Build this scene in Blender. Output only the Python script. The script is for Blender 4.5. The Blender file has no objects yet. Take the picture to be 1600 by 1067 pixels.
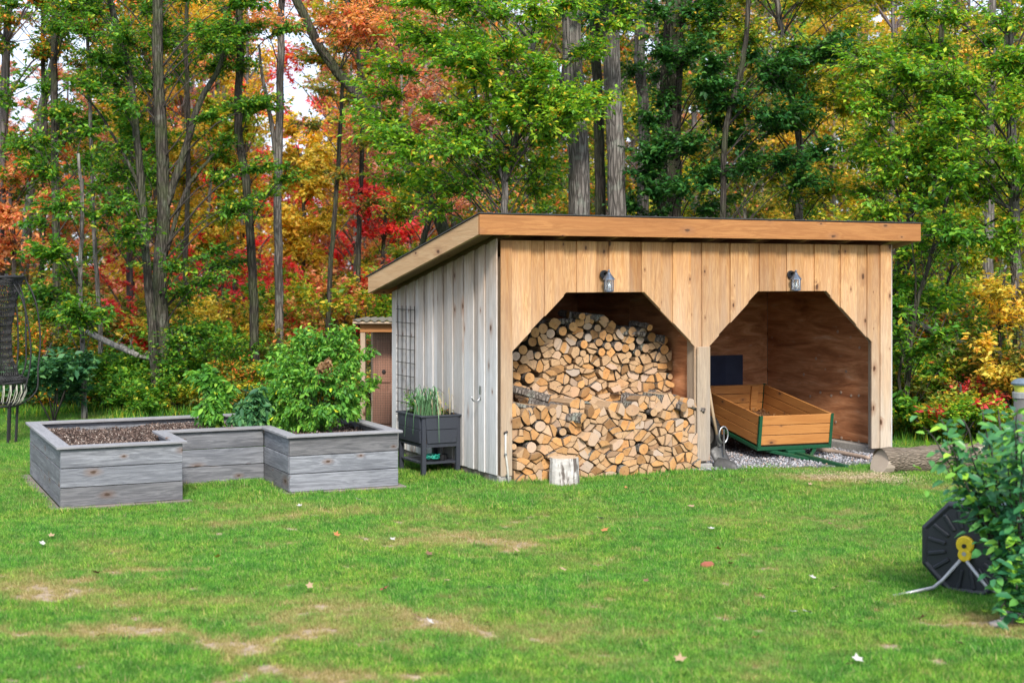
import bpy, math, random
import numpy as np
from mathutils import Vector, Matrix
R = math.radians
random.seed(7); rng = np.random.default_rng(11)
sc = bpy.context.scene
COL = sc.collection

# ------------------------------------------------------------------ camera, sky, sun, exposure
F = 2225.0; H = 2.0; HOR = 432.0          # focal length in photo pixels, eye height, horizon row
cd = bpy.data.cameras.new('camera'); cam = bpy.data.objects.new('camera', cd); COL.objects.link(cam)
cam.location = (0, 0, H); cam.rotation_euler = (R(90), 0, 0)
cd.sensor_width = 36; cd.lens = F/1600*36; cd.shift_y = -(533.5-HOR)/1600
cd.clip_end = 1500; cd.clip_start = .1
cd.dof.use_dof = True; cd.dof.focus_distance = 14.6; cd.dof.aperture_fstop = 2.3
sc.camera = cam

world = bpy.data.worlds.new("World"); sc.world = world; world.use_nodes = True
SUN_DIR = Vector((0.10, -0.85, 0.72)).normalized()
def build_world():
    nt = world.node_tree; nt.nodes.clear()
    o = nt.nodes.new('ShaderNodeOutputWorld'); b = nt.nodes.new('ShaderNodeBackground'); b.inputs[1].default_value = .115
    s = nt.nodes.new('ShaderNodeTexSky'); s.sky_type = 'NISHITA'; s.sun_disc = False
    s.sun_elevation = math.asin(SUN_DIR.z); s.sun_rotation = math.atan2(SUN_DIR.x, SUN_DIR.y)
    s.dust_density = 2.5; s.ozone_density = 1.0
    tc = nt.nodes.new('ShaderNodeTexCoord'); mp = nt.nodes.new('ShaderNodeMapping'); mp.inputs['Scale'].default_value = (1, 1, 3)
    nz = nt.nodes.new('ShaderNodeTexNoise'); nz.inputs['Scale'].default_value = 2.2; nz.inputs['Detail'].default_value = 7
    rp = nt.nodes.new('ShaderNodeValToRGB'); rp.color_ramp.elements[0].position = .36; rp.color_ramp.elements[1].position = .60
    rp.color_ramp.elements[0].color = (.66, .66, .66, 1); rp.color_ramp.elements[1].color = (.97, .97, .97, 1)
    mx = nt.nodes.new('ShaderNodeMix'); mx.data_type = 'RGBA'; mx.inputs[7].default_value = (4.9, 5.6, 6.9, 1)
    L = nt.links.new
    L(tc.outputs['Generated'], mp.inputs[0]); L(mp.outputs[0], nz.inputs[0]); L(nz.outputs[0], rp.inputs[0])
    L(rp.outputs[0], mx.inputs[0]); L(s.outputs[0], mx.inputs[6]); L(mx.outputs[2], b.inputs[0]); L(b.outputs[0], o.inputs[0])
build_world()
sd = bpy.data.lights.new('sun', 'SUN'); sd.energy = 2.3; sd.angle = R(12); sd.color = (1, .955, .88)
sun = bpy.data.objects.new('sun', sd); COL.objects.link(sun); sun.rotation_euler = SUN_DIR.to_track_quat('Z', 'Y').to_euler()
vs = sc.view_settings; sc.display_settings.display_device = 'sRGB'
vs.view_transform = 'Standard'; vs.look = 'None'; vs.gamma = 1; vs.use_curve_mapping = False; vs.exposure = 1.2
sc.render.engine = 'CYCLES'
try:
    sc.cycles.max_bounces = 8; sc.cycles.diffuse_bounces = 4; sc.cycles.transparent_max_bounces = 8
except Exception: pass

# ------------------------------------------------------------------ placing helpers
def at(px, py, D): return Vector(((px-800)/F*D, D, H-(py-HOR)/F*D))
def gnd(px, py): D = H*F/(py-HOR); return Vector(((px-800)/F*D, D, 0))
def onx(px, D, z=0): return Vector(((px-800)/F*D, D, z))
def sm(a, b, x): t = np.clip((x-a)/(b-a), 0, 1); return t*t*(3-2*t)

def tag(o, label=None, cat=None, group=None, kind=None):
    if label: o['label'] = label
    if cat: o['category'] = cat
    if group: o['group'] = group
    if kind: o['kind'] = kind
    return o
def empty(name, loc, label, cat, group=None, rz=0):
    o = bpy.data.objects.new(name, None); COL.objects.link(o); o.location = loc; o.rotation_euler = (0, 0, rz)
    o.empty_display_size = .2
    return tag(o, label, cat, group)
def link(name, me, parent=None, loc=None, rot=None):
    o = bpy.data.objects.new(name, me); COL.objects.link(o)
    if parent: o.parent = parent
    if loc is not None: o.location = loc
    if rot is not None: o.rotation_euler = rot
    return o
def copy_tree(o, parent=None):
    c = o.copy(); COL.objects.link(c); c.parent = parent
    for ch in list(o.children): copy_tree(ch, c)
    return c

class MB:
    def __init__(s): s.v = []; s.f = []; s.m = []
    def add(s, vs_, fs, mi=0):
        b = len(s.v); s.v += [tuple(p) for p in vs_]; s.f += [tuple(i+b for i in f) for f in fs]; s.m += [mi]*len(fs); return s
    def box(s, x0, x1, y0, y1, z0, z1, mi=0):
        return s.add([(x0,y0,z0),(x1,y0,z0),(x1,y1,z0),(x0,y1,z0),(x0,y0,z1),(x1,y0,z1),(x1,y1,z1),(x0,y1,z1)],
                     [(0,3,2,1),(4,5,6,7),(0,1,5,4),(1,2,6,5),(2,3,7,6),(3,0,4,7)], mi)
    def beam(s, a, b, w, h, up=(0,0,1), mi=0):        # rectangular bar from a to b
        a = Vector(a); b = Vector(b); d = (b-a).normalized(); up = Vector(up)
        x = d.cross(up).normalized(); y = x.cross(d).normalized(); x *= w/2; y *= h/2
        return s.add([a-x-y, a+x-y, a+x+y, a-x+y, b-x-y, b+x-y, b+x+y, b-x+y],
                     [(0,1,2,3),(4,7,6,5),(0,4,5,1),(1,5,6,2),(2,6,7,3),(3,7,4,0)], mi)
    def prism_y(s, poly, y0, y1, mi=0):               # poly of (x,z)
        n = len(poly)
        return s.add([(x,y0,z) for x,z in poly]+[(x,y1,z) for x,z in poly],
                     [tuple(range(n)), tuple(range(2*n-1,n-1,-1))]+[(i,(i+n),(i+1)%n+n,(i+1)%n) for i in range(n)], mi)
    def prism_x(s, poly, x0, x1, mi=0):               # poly of (y,z)
        n = len(poly)
        return s.add([(x0,y,z) for y,z in poly]+[(x1,y,z) for y,z in poly],
                     [tuple(range(n)), tuple(range(2*n-1,n-1,-1))]+[(i,(i+n),(i+1)%n+n,(i+1)%n) for i in range(n)], mi)
    def tube(s, pts, rad, n=8, mi=0, cap=True, jit=0, seed=0):
        pts = [Vector(p) for p in pts]; k = len(pts)
        if not hasattr(rad, '__len__'): rad = [rad]*k
        rr = random.Random(seed); vsl = []; x = None
        ph = [rr.random()*6 for _ in range(3)]
        for i, p in enumerate(pts):
            d = (pts[min(i+1,k-1)]-pts[max(i-1,0)])
            d = d.normalized() if d.length > 1e-9 else Vector((0,0,1))
            if x is None: x = d.orthogonal().normalized()
            x = (x-d*x.dot(d)); x = x.normalized() if x.length > 1e-6 else d.orthogonal().normalized()
            y = d.cross(x)
            for j in range(n):
                a = 2*math.pi*j/n
                r = rad[i]*(1+jit*(math.sin(3*a+ph[0]+i*.3)*.5+math.sin(5*a+ph[1]-i*.5)*.3+rr.uniform(-.4,.4)))
                vsl.append(p+x*math.cos(a)*r+y*math.sin(a)*r)
        fs = [(i*n+j, i*n+(j+1)%n, (i+1)*n+(j+1)%n, (i+1)*n+j) for i in range(k-1) for j in range(n)]
        if cap: fs += [tuple(range(n-1,-1,-1)), tuple(range((k-1)*n, k*n))]
        return s.add(vsl, fs, mi)
    def lathe(s, prof, n=16, c=(0,0,0), mi=0):        # prof of (r,z)
        k = len(prof); vsl = [(c[0]+r*math.cos(2*math.pi*j/n), c[1]+r*math.sin(2*math.pi*j/n), c[2]+z) for r,z in prof for j in range(n)]
        fs = [(i*n+j, i*n+(j+1)%n, (i+1)*n+(j+1)%n, (i+1)*n+j) for i in range(k-1) for j in range(n)]
        fs += [tuple(range(n-1,-1,-1)), tuple(range((k-1)*n, k*n))]
        return s.add(vsl, fs, mi)
    def xf(s, M): s.v = [tuple(M @ Vector(p)) for p in s.v]; return s
    def build(s, name, mats, parent=None, smooth=False, bevel=0, loc=None, rot=None, label=None):
        me = bpy.data.meshes.new(name); me.from_pydata(s.v, [], s.f)
        for m in (mats if isinstance(mats, (list, tuple)) else [mats]): me.materials.append(m)
        me.polygons.foreach_set('material_index', s.m)
        if smooth: me.polygons.foreach_set('use_smooth', [True]*len(s.f))
        me.update(); o = link(name, me, parent, loc, rot)
        if bevel:
            b = o.modifiers.new('bevel', 'BEVEL'); b.width = bevel; b.segments = 1; b.limit_method = 'ANGLE'
        if label: o['label'] = label
        return o

def np_mesh(name, V, Fq, mats, tint=None, mi=None, smooth=False):   # V (n,3), Fq (m,k)
    me = bpy.data.meshes.new(name); V = np.asarray(V, np.float32); Fq = np.asarray(Fq, np.int32); m, k = Fq.shape
    me.vertices.add(len(V)); me.vertices.foreach_set('co', V.ravel())
    me.loops.add(m*k); me.loops.foreach_set('vertex_index', Fq.ravel())
    me.polygons.add(m); me.polygons.foreach_set('loop_start', np.arange(0, m*k, k, dtype=np.int32))
    me.polygons.foreach_set('loop_total', np.full(m, k, np.int32))
    for mt in (mats if isinstance(mats, (list, tuple)) else [mats]): me.materials.append(mt)
    if mi is not None: me.polygons.foreach_set('material_index', np.asarray(mi, np.int32))
    if smooth: me.polygons.foreach_set('use_smooth', np.ones(m, bool))
    me.update(calc_edges=True)
    if tint is not None:
        a = me.attributes.new('tint', 'FLOAT', 'POINT'); a.data.foreach_set('value', np.asarray(tint, np.float32))
    return me

# ------------------------------------------------------------------ materials
class NT:
    def __init__(s, name):
        s.m = bpy.data.materials.new(name); s.m.use_nodes = True; s.t = s.m.node_tree; s.t.nodes.clear()
        s.out = s.n('OutputMaterial')
    def n(s, typ, ins=None, **kw):
        nd = s.t.nodes.new('ShaderNode'+typ)
        for k, v in kw.items(): setattr(nd, k, v)
        for k, v in (ins or {}).items(): s.set(nd, k, v)
        return nd
    def set(s, nd, k, v):
        i = nd.inputs[k]
        if isinstance(v, bpy.types.NodeSocket): s.t.links.new(v, i)
        elif isinstance(v, bpy.types.Node): s.t.links.new(v.outputs[0], i)
        else: i.default_value = (tuple(v)+(1,))[:4] if isinstance(v, tuple) and i.type == 'RGBA' else v
    def mix(s, f, a, b, bt='MIX'):
        nd = s.n('Mix', data_type='RGBA', blend_type=bt); s.set(nd, 0, f); s.set(nd, 6, a); s.set(nd, 7, b); return nd.outputs[2]
    def math(s, op, a, b=0.0, clamp=False):
        nd = s.n('Math', operation=op, use_clamp=clamp); s.set(nd, 0, a); s.set(nd, 1, b); return nd.outputs[0]
    def ramp(s, f, stops, interp='LINEAR'):
        nd = s.n('ValToRGB'); s.set(nd, 0, f); r = nd.color_ramp; r.interpolation = interp
        while len(r.elements) < len(stops): r.elements.new(.5)
        for e, (p, c) in zip(r.elements, stops): e.position = p; e.color = (tuple(c)+(1,))[:4] if isinstance(c, tuple) else (c, c, c, 1)
        return nd.outputs[0]
    def mapr(s, v, a, b, c=0.0, d=1.0):
        nd = s.n('MapRange', clamp=True); 
        for i, x in enumerate((v, a, b, c, d)): s.set(nd, i, x)
        return nd.outputs[0]
    def noise(s, vec, scale, detail=4, rough=.55, dist=0, out=0):
        nd = s.n('TexNoise', {'Scale': scale, 'Detail': detail, 'Roughness': rough, 'Distortion': dist})
        if vec is not None: s.set(nd, 'Vector', vec)
        return nd.outputs[out]
    def vec(s, v, scale, off=(0,0,0)):
        nd = s.n('Mapping'); s.set(nd, 0, v); nd.inputs['Scale'].default_value = scale; nd.inputs['Location'].default_value = off; return nd.outputs[0]
    def coords(s, rand=True):
        tc = s.n('TexCoord').outputs['Object']
        if not rand: return tc
        oi = s.n('ObjectInfo').outputs['Random']; m = s.math('MULTIPLY', oi, 57.0)
        c = s.n('CombineXYZ', {0: m, 1: m, 2: m}); a = s.n('VectorMath', operation='ADD'); s.set(a, 0, tc); s.set(a, 1, c); return a.outputs[0]
    def bump(s, h, strength=.3, dist=.01):
        nd = s.n('Bump', {'Strength': strength, 'Distance': dist}); s.set(nd, 'Height', h); return nd.outputs[0]
    def surf(s, col, rough=.7, bump=None, metal=0.0, spec=.35, **kw):
        p = s.n('BsdfPrincipled'); s.set(p, 'Base Color', col); s.set(p, 'Roughness', rough); s.set(p, 'Metallic', metal); s.set(p, 'Specular IOR Level', spec)
        if bump is not None: s.set(p, 'Normal', bump)
        for k, v in kw.items(): s.set(p, k, v)
        s.t.links.new(p.outputs[0], s.out.inputs[0]); return s.m

def wood(name, light, dark, axis='Z', grain=1.0, knot=1.0, weather=None, grey=(.36,.34,.32), knotcol=(.10,.045,.02), rough=.72, var=.25, fine=.35):
    t = NT(name); c = t.coords(); raw = t.coords(False)
    def sv(along, across): return {'X': (along, across, across), 'Y': (across, along, across), 'Z': (across, across, along)}[axis]
    # knots bend the grain
    ks = t.n('SeparateXYZ'); t.set(ks, 0, c); ax = 'XYZ'.index(axis); o_ = [q for q in range(3) if q != ax]
    kc2 = t.n('CombineXYZ', {0: t.math('MULTIPLY', t.math('ADD', ks.outputs[o_[0]], ks.outputs[o_[1]]), 5.0), 1: t.math('MULTIPLY', ks.outputs[ax], 2.6), 2: 0.0})
    kv = t.n('TexVoronoi', {'Scale': 1.0, 'Randomness': 1.0}, voronoi_dimensions='2D'); t.set(kv, 'Vector', kc2.outputs[0])
    kc = t.n('SeparateColor'); t.set(kc, 0, kv.outputs['Color']); kd = t.math('DIVIDE', kv.outputs['Distance'], t.mapr(kc.outputs[1], 0, 1, .25, 1.35))
    kd = t.math('ADD', kd, t.math('MULTIPLY', t.math('SUBTRACT', t.noise(c, 22, 3), .5), .09))
    pick = t.math('LESS_THAN', kc.outputs[0], .5*knot)
    warp = t.math('MULTIPLY', t.mapr(kd, 0, .35, 1, 0), pick)
    g0 = t.noise(t.vec(c, sv(.8, 9)), 1.6, 5, .6, 1.2)
    g0 = t.math('ADD', g0, t.math('MULTIPLY', warp, .25))
    bands = t.math('SINE', t.math('MULTIPLY', g0, 42.0*grain)); bands = t.math('MULTIPLY_ADD', bands, .5); t.t.nodes[-1].inputs[2].default_value = .5
    col = t.mix(t.math('MULTIPLY', bands, .62), light, dark)
    stk = t.noise(t.vec(c, sv(.45, 22)), 1.0, 3); col = t.mix(t.mapr(stk, .55, .75, 0, .6), col, tuple(x*.62 for x in dark))
    broad = t.noise(t.vec(c, sv(.7, 4)), 1.0, 3)
    col = t.mix(t.mapr(broad, .35, .7, 0, .6), col, dark)
    f = t.noise(t.vec(c, sv(5, 160)), 1.0, 3, .7)
    col = t.mix(fine, col, t.ramp(f, [(.3, .25), (.65, 1.0)]), 'MULTIPLY')
    if weather:
        sep = t.n('SeparateXYZ'); t.set(sep, 0, raw); nz = t.noise(t.vec(c, sv(1.2, 8)), 1.4, 4)
        z = t.math('ADD', sep.outputs[2], t.math('MULTIPLY', t.math('SUBTRACT', nz, .5), 1.3))
        wf = t.mapr(z, weather[0], weather[1], weather[2], weather[3])
        gc = t.mix(t.mapr(f, .3, .7), tuple(x*.6 for x in grey), grey)
        col = t.mix(wf, col, gc)
    kmask = t.math('MULTIPLY', t.mapr(kd, .045, .085, 1, 0), pick)
    halo = t.math('MULTIPLY', t.mapr(kd, .06, .26, .6, 0), pick)
    col = t.mix(halo, col, tuple(min(1, x*2.6) for x in knotcol)); col = t.mix(kmask, col, knotcol)
    r = t.n('ObjectInfo').outputs['Random']
    col = t.mix(1.0, col, t.ramp(r, [(0, (1-var, 1-var*1.1, 1-var*1.2)), (.5, (1-.4*var, 1-.4*var, 1-.4*var)), (1, (1, 1, 1))]), 'MULTIPLY')
    h = t.math('ADD', t.math('MULTIPLY', bands, .4), f)
    return t.surf(col, rough, t.bump(h, .35, .004))

def bark(name, a, b, moss=0, scale=1.0, lichen=0.0):
    t = NT(name); c = t.coords()
    v = t.vec(c, (14*scale, 14*scale, 2.4*scale)); n1 = t.noise(v, 1.0, 6, .65, .6)
    vo = t.n('TexVoronoi', {'Scale': 1.0}, feature='DISTANCE_TO_EDGE'); t.set(vo, 'Vector', t.vec(c, (22*scale, 22*scale, 3.2*scale)))
    crack = t.mapr(vo.outputs['Distance'], 0, .22)
    col = t.mix(t.mapr(n1, .3, .7), a, b); col = t.mix(t.math('MULTIPLY', t.math('SUBTRACT', 1.0, crack), .8), col, tuple(x*.35 for x in a))
    big = t.noise(c, 1.6, 3)
    col = t.mix(t.mapr(big, .4, .7, 0, .5), col, tuple(x*.7 for x in b))
    if lichen: col = t.mix(t.mapr(t.noise(c, 5, 4), .56, .66, 0, lichen), col, (.30, .33, .27))
    if moss:
        col = t.mix(t.mapr(t.noise(c, 3, 4), .42, .6, 0, moss), col, (.07, .10, .03))
    h = t.math('ADD', crack, n1)
    return t.surf(col, .9, t.bump(h, .9, .02), spec=.15)

def leafm(name, stops, trans=.42, rough=.5, var=.0):
    t = NT(name); a = t.n('Attribute', attribute_name='tint').outputs['Fac']
    oi = t.n('ObjectInfo').outputs['Random']
    col = t.ramp(a, stops)
    g = t.n('NewGeometry').outputs['Position']; nz = t.noise(g, 1.1, 2)
    col = t.mix(t.mapr(nz, .35, .65, .0, .5), col, t.mix(1.0, col, (1.35, 1.12, .8), 'MULTIPLY'))
    p = t.n('BsdfPrincipled'); t.set(p, 'Base Color', col); t.set(p, 'Roughness', rough); t.set(p, 'Specular IOR Level', .35)
    tr = t.n('BsdfTranslucent'); t.set(tr, 0, t.mix(1.0, col, (1.35, 1.25, .55), 'MULTIPLY'))
    m = t.n('MixShader', {0: trans}); t.t.links.new(p.outputs[0], m.inputs[1]); t.t.links.new(tr.outputs[0], m.inputs[2])
    t.t.links.new(m.outputs[0], t.out.inputs[0]); return t.m

def plain(name, col, rough=.5, metal=0.0, bumps=0, bscale=40, spec=.5, var=.25, **kw):
    t = NT(name); c = t.coords(); n = t.noise(c, bscale, 5)
    cc = t.mix(t.mapr(n, .35, .7, 0, 1), col, tuple(x*(1-var) for x in col))
    return t.surf(cc, t.mapr(n, .3, .7, rough-.06, rough+.1), t.bump(n, bumps, .004) if bumps else None, metal, spec, **kw)

M = {}
M['pine_front'] = wood('pine_front', (.70,.39,.155), (.44,.185,.055), 'Z', knot=1.2, weather=(.1, 2.35, .95, .0), grey=(.64,.54,.42), var=.34)
M['pine_side'] = wood('pine_side', (.60,.44,.32), (.42,.27,.16), 'Z', knot=.5, weather=(1.05, 2.25, .95, .1), grey=(.72,.70,.68), var=.36, fine=.6)
M['pine_trim'] = wood('pine_trim', (.58,.38,.20), (.36,.20,.09), 'Z', knot=1.0, weather=(.1, 2.2, .8, .25), grey=(.38,.345,.30), var=.15)
M['fascia'] = wood('fascia', (.44,.195,.062), (.31,.12,.035), 'X', knot=1.2, var=.05, grain=.6, fine=.2)
M['fascia_side'] = wood('fascia_side', (.56,.36,.19), (.46,.26,.12), 'Y', knot=.4, var=.05, grain=.6, fine=.2)
M['rafter'] = wood('rafter', (.34,.20,.10), (.22,.12,.06), 'Y', var=.2)
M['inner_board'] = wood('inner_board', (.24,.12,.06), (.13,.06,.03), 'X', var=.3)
M['bed_board'] = wood('bed_board', (.33,.335,.36), (.135,.14,.16), 'X', knot=.85, var=.35, grain=.7, knotcol=(.075,.045,.03), fine=.55)
M['bed_board_y'] = wood('bed_board_side', (.33,.335,.36), (.135,.14,.16), 'Y', knot=.85, var=.35, grain=.7, knotcol=(.075,.045,.03), fine=.55)
M['bed_rim'] = wood('bed_rim', (.34,.33,.335), (.24,.235,.245), 'X', knot=.3, var=.15, fine=.4)
M['bed_rim_y'] = wood('bed_rim_side', (.34,.33,.335), (.24,.235,.245), 'Y', knot=.3, var=.15, fine=.4)
M['sill'] = wood('sill', (.30,.25,.22), (.20,.16,.14), 'X', knot=.2, var=.2)
M['cart_x'] = wood('cart_front_boards', (.56,.25,.07), (.43,.165,.04), 'X', knot=.7, var=.12, grain=.5, fine=.15, rough=.55)
M['cart_y'] = wood('cart_side_boards', (.52,.23,.065), (.39,.15,.04), 'Y', knot=.7, var=.12, grain=.5, fine=.15, rough=.55)
M['coop'] = wood('coop_frame', (.58,.45,.33), (.42,.30,.20), 'Z', var=.15)
M['coop_door'] = wood('coop_door', (.42,.22,.15), (.32,.155,.10), 'Z', var=.05, knot=.2)
def m_ply():
    t = NT('stained_plywood'); c = t.coords()
    n = t.noise(t.vec(c, (1, .55, 3.2)), 2.3, 6, .62, .8); f = t.noise(t.vec(c, (6, 5, 70)), 1.0, 3, .7)
    col = t.ramp(n, [(.28, (.22,.08,.035)), (.46, (.48,.19,.08)), (.60, (.66,.30,.14)), (.78, (.78,.52,.36))])
    col = t.mix(.4, col, t.ramp(f, [(.3, .3), (.7, 1.0)]), 'MULTIPLY')
    v = t.n('TexVoronoi', {'Scale': 3.4}); t.set(v, 'Vector', c)
    col = t.mix(t.mapr(v.outputs['Distance'], .05, .075, .65, 0), col, (.46, .34, .25))
    sc_ = t.noise(t.vec(c, (3, 2, 9)), 2.5, 4, .6)
    col = t.mix(t.mapr(sc_, .62, .72, 0, .5), col, (.50, .33, .22))
    return t.surf(col, .68, t.bump(f, .3, .003))
M['ply'] = m_ply()
M['roofing'] = plain('dark_roofing', (.045,.042,.04), .7, bumps=.5, bscale=60)
M['concrete'] = plain('concrete_block', (.33,.31,.28), .9, bumps=.6, bscale=45)
M['black_metal'] = plain('black_metal', (.018,.018,.02), .45, .3)
M['rust_wire'] = plain('dark_wire', (.045,.038,.034), .6, .4)
M['lantern'] = plain('lantern_pewter', (.17,.20,.25), .38, .75)
M['glass'] = NT('clear_glass').surf((.9,.93,.95), .06, spec=.5, **{'Transmission Weight': .92, 'IOR': 1.2})
M['bulb'] = plain('frosted_bulb', (.8,.8,.76), .4)
M['planter'] = plain('charcoal_plastic', (.036,.040,.052), .5, bumps=.2, bscale=120)
M['green_steel'] = plain('green_paint', (.010,.085,.035), .42, .1, spec=.5)
M['rubber'] = plain('rubber', (.02,.02,.02), .8, bumps=.5)
M['steel'] = plain('worn_steel', (.10,.095,.09), .55, .5, bumps=.2)
M['wheel_rim'] = plain('wheel_rim', (.45,.44,.40), .45, .4)
M['ash'] = wood('ash_handle', (.55,.42,.28), (.42,.30,.18), 'Z', knot=.0)
M['blue_tarp'] = plain('blue_sheet', (.010,.02,.055), .55, bumps=.8, bscale=6)
M['pvc'] = plain('white_pipe', (.55,.53,.47), .5)
M['washer'] = plain('pale_washer', (.42,.30,.22), .6)
M['chrome'] = plain('galvanised', (.5,.5,.5), .3, .9)
M['yellow'] = plain('yellow_plastic', (.80,.55,.015), .4)
M['reel'] = plain('black_ribbed_plastic', (.016,.018,.026), .42, spec=.5)
M['tube_steel'] = plain('grey_tube', (.42,.42,.42), .4, .5)
M['post_grey'] = plain('weathered_post', (.10,.095,.09), .85, bumps=.8, bscale=20)
M['post_band'] = plain('pale_band', (.24,.24,.24), .6)
M['amber'] = plain('amber_lens', (.55,.55,.09), .3)
M['bin'] = plain('galvanised_bin', (.13,.17,.21), .5, .3)
M['paper'] = plain('label_paper', (.6,.6,.5), .7)
M['teal'] = plain('teal_cord', (.02,.30,.22), .5)
M['wicker'] = plain('black_wicker', (.015,.014,.014), .6, bumps=1.0, bscale=90)
M['cream_cane'] = plain('cream_cane', (.55,.52,.42), .6)
M['sawdust'] = plain('sawdust', (.60,.47,.30), .95, bumps=.8, bscale=60)
M['stone'] = plain('field_stone', (.30,.26,.24), .85, bumps=.5, bscale=14)
M['stick'] = plain('bare_stick', (.34,.25,.19), .8, bumps=.5, bscale=18)
M['bark_grey'] = bark('grey_bark', (.14,.12,.105), (.24,.215,.19), lichen=.35)
M['bark_dark'] = bark('dark_bark', (.045,.037,.031), (.095,.08,.067), moss=.3)
M['bark_moss'] = bark('mossy_bark', (.055,.046,.038), (.115,.10,.082), moss=.35, lichen=.2)
M['bark_far'] = bark('far_bark', (.10,.085,.08), (.19,.165,.155), scale=.6)
M['bark_pale'] = bark('pale_bark', (.20,.185,.17), (.32,.30,.275), scale=.5, moss=.2)
M['twig'] = plain('twig_bark', (.05,.040,.033), .9)
M['twig_far'] = plain('far_twig_bark', (.13,.095,.09), .9)
def m_end(name, a, b, crack=.8):
    t = NT(name); raw = t.coords(False); sep = t.n('SeparateXYZ'); t.set(sep, 0, raw)
    fl = t.n('CombineXYZ', {0: sep.outputs[0], 1: 0.0, 2: sep.outputs[2]})
    ln = t.n('VectorMath', operation='LENGTH'); t.set(ln, 0, fl)
    c = t.coords(); n = t.noise(c, 9, 4); fine = t.noise(t.vec(c, (90, 10, 90)), 1, 3)
    rr = t.math('SINE', t.math('MULTIPLY', t.math('ADD', ln.outputs['Value'], t.math('MULTIPLY', n, .018)), 560.0))
    rad = t.n('Math', operation='ARCTAN2'); t.set(rad, 0, sep.outputs[0]); t.set(rad, 1, sep.outputs[2])
    cr = t.noise(t.n('CombineXYZ', {0: t.math('MULTIPLY', rad.outputs[0], 4.2), 1: t.math('MULTIPLY', t.n('ObjectInfo').outputs['Random'], 40.0), 2: t.math('MULTIPLY', ln.outputs['Value'], 3.0)}).outputs[0], 1.6, 3)
    col = t.mix(t.mapr(n, .3, .7), a, b); col = t.mix(t.mapr(rr, -1, 1, 0, .22), col, tuple(x*.55 for x in b))
    col = t.mix(t.mapr(cr, .66, .72, 0, crack), col, (.12,.06,.03))
    col = t.mix(t.mapr(ln.outputs['Value'], .004, .012, .5, 0), col, (.2,.1,.05))
    col = t.mix(.35, col, t.ramp(fine, [(.3, .45), (.7, 1.0)]), 'MULTIPLY')
    r = t.n('ObjectInfo').outputs['Random']
    r2 = t.math('FRACT', t.math('MULTIPLY', r, 7.31))
    col = t.mix(1.0, col, t.ramp(r, [(0, (.45,.42,.42)), (.2, (.75,.70,.66)), (.6, (.98,.93,.88)), (1, (1.1,.95,.80))]), 'MULTIPLY')
    col = t.mix(t.mapr(r2, .5, 1, 0, .65), col, (.46,.41,.36))
    return t.surf(col, .8, t.bump(t.math('ADD', rr, fine), .25, .002), spec=.2)
M['log_end'] = m_end('cut_wood_end', (.68,.41,.18), (.50,.26,.10))
M['log_end_small'] = wood('small_cut_wood_end', (.66,.42,.22), (.44,.27,.15), 'Y', knot=.0, var=.1)
M['log_split'] = wood('split_wood', (.62,.43,.26), (.40,.26,.15), 'Y', knot=.1, var=.4)
M['log_bark'] = bark('firewood_bark', (.15,.12,.10), (.30,.26,.225), scale=1.4, lichen=.6)
M['log_bark_big'] = bark('felled_log_bark', (.24,.19,.15), (.40,.35,.29), scale=.8, lichen=.4)
M['log_end_big'] = m_end('felled_log_end', (.62,.48,.32), (.5,.36,.22))
def m_birch():
    t = NT('white_flaking_bark'); c = t.coords(); n = t.noise(t.vec(c, (5,5,9)), 2, 5); n2 = t.noise(t.vec(c, (14,14,2.5)), 1.5, 5, .6, .5)
    sp = t.n('SeparateXYZ'); t.set(sp, 0, t.coords(False))
    f = t.math('ADD', n2, t.math('MULTIPLY', sp.outputs[0], .55))
    col = t.mix(t.mapr(n, .3, .7), (.62,.58,.54), (.42,.38,.34)); col = t.mix(t.mapr(f, .50, .58, 0, .9), col, (.085,.062,.05))
    return t.surf(col, .85, t.bump(t.math('ADD', n2, n), .7, .012))
M['birch'] = m_birch()
# foliage palettes (real leaf colours, one tint per leaf)
M['lf_green'] = leafm('green_leaves', [(0, (0.036,0.131,0.020)), (.55, (0.087,0.275,0.029)), (.9, (0.217,0.435,0.036)), (1, (0.580,0.507,0.043))])
M['lf_bright'] = leafm('bright_green_leaves', [(0, (0.061,0.203,0.024)), (.5, (0.149,0.378,0.032)), (.85, (0.351,0.567,0.041)), (.95, (0.567,0.567,0.041)), (1, (0.743,0.365,0.041))])
M['lf_dark'] = leafm('dark_green_leaves', [(0, (.018,.085,.022)), (.6, (.038,.16,.035)), (1, (.10,.26,.045))], trans=.38)
M['lf_yellowgreen'] = leafm('yellow_green_leaves', [(0, (0.088,0.213,0.025)), (.5, (0.250,0.388,0.037)), (.8, (0.562,0.525,0.050)), (1, (0.812,0.525,0.050))])
M['lf_yellow'] = leafm('yellow_leaves', [(0, (.26,.30,.04)), (.35, (.62,.52,.07)), (.8, (.84,.64,.11)), (1, (.80,.42,.08))])
M['lf_orange'] = leafm('orange_leaves', [(0, (.45,.28,.08)), (.35, (.70,.33,.13)), (.75, (.82,.42,.22)), (.92, (.70,.18,.12)), (1, (.6,.10,.08))])
M['lf_red'] = leafm('red_leaves', [(0, (.40,.04,.05)), (.5, (.75,.06,.09)), (.85, (.85,.13,.16)), (1, (.8,.35,.08))], trans=.5)
M['lf_pink'] = leafm('dusky_red_leaves', [(0, (.26,.10,.09)), (.5, (.62,.22,.19)), (.8, (.70,.40,.28)), (1, (.42,.36,.12))])
M['lf_mix'] = leafm('mixed_autumn_leaves', [(0, (0.041,0.121,0.020)), (.4, (0.108,0.257,0.027)), (.65, (0.378,0.405,0.041)), (.82, (0.810,0.405,0.054)), (1, (0.743,0.095,0.054))])
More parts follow.
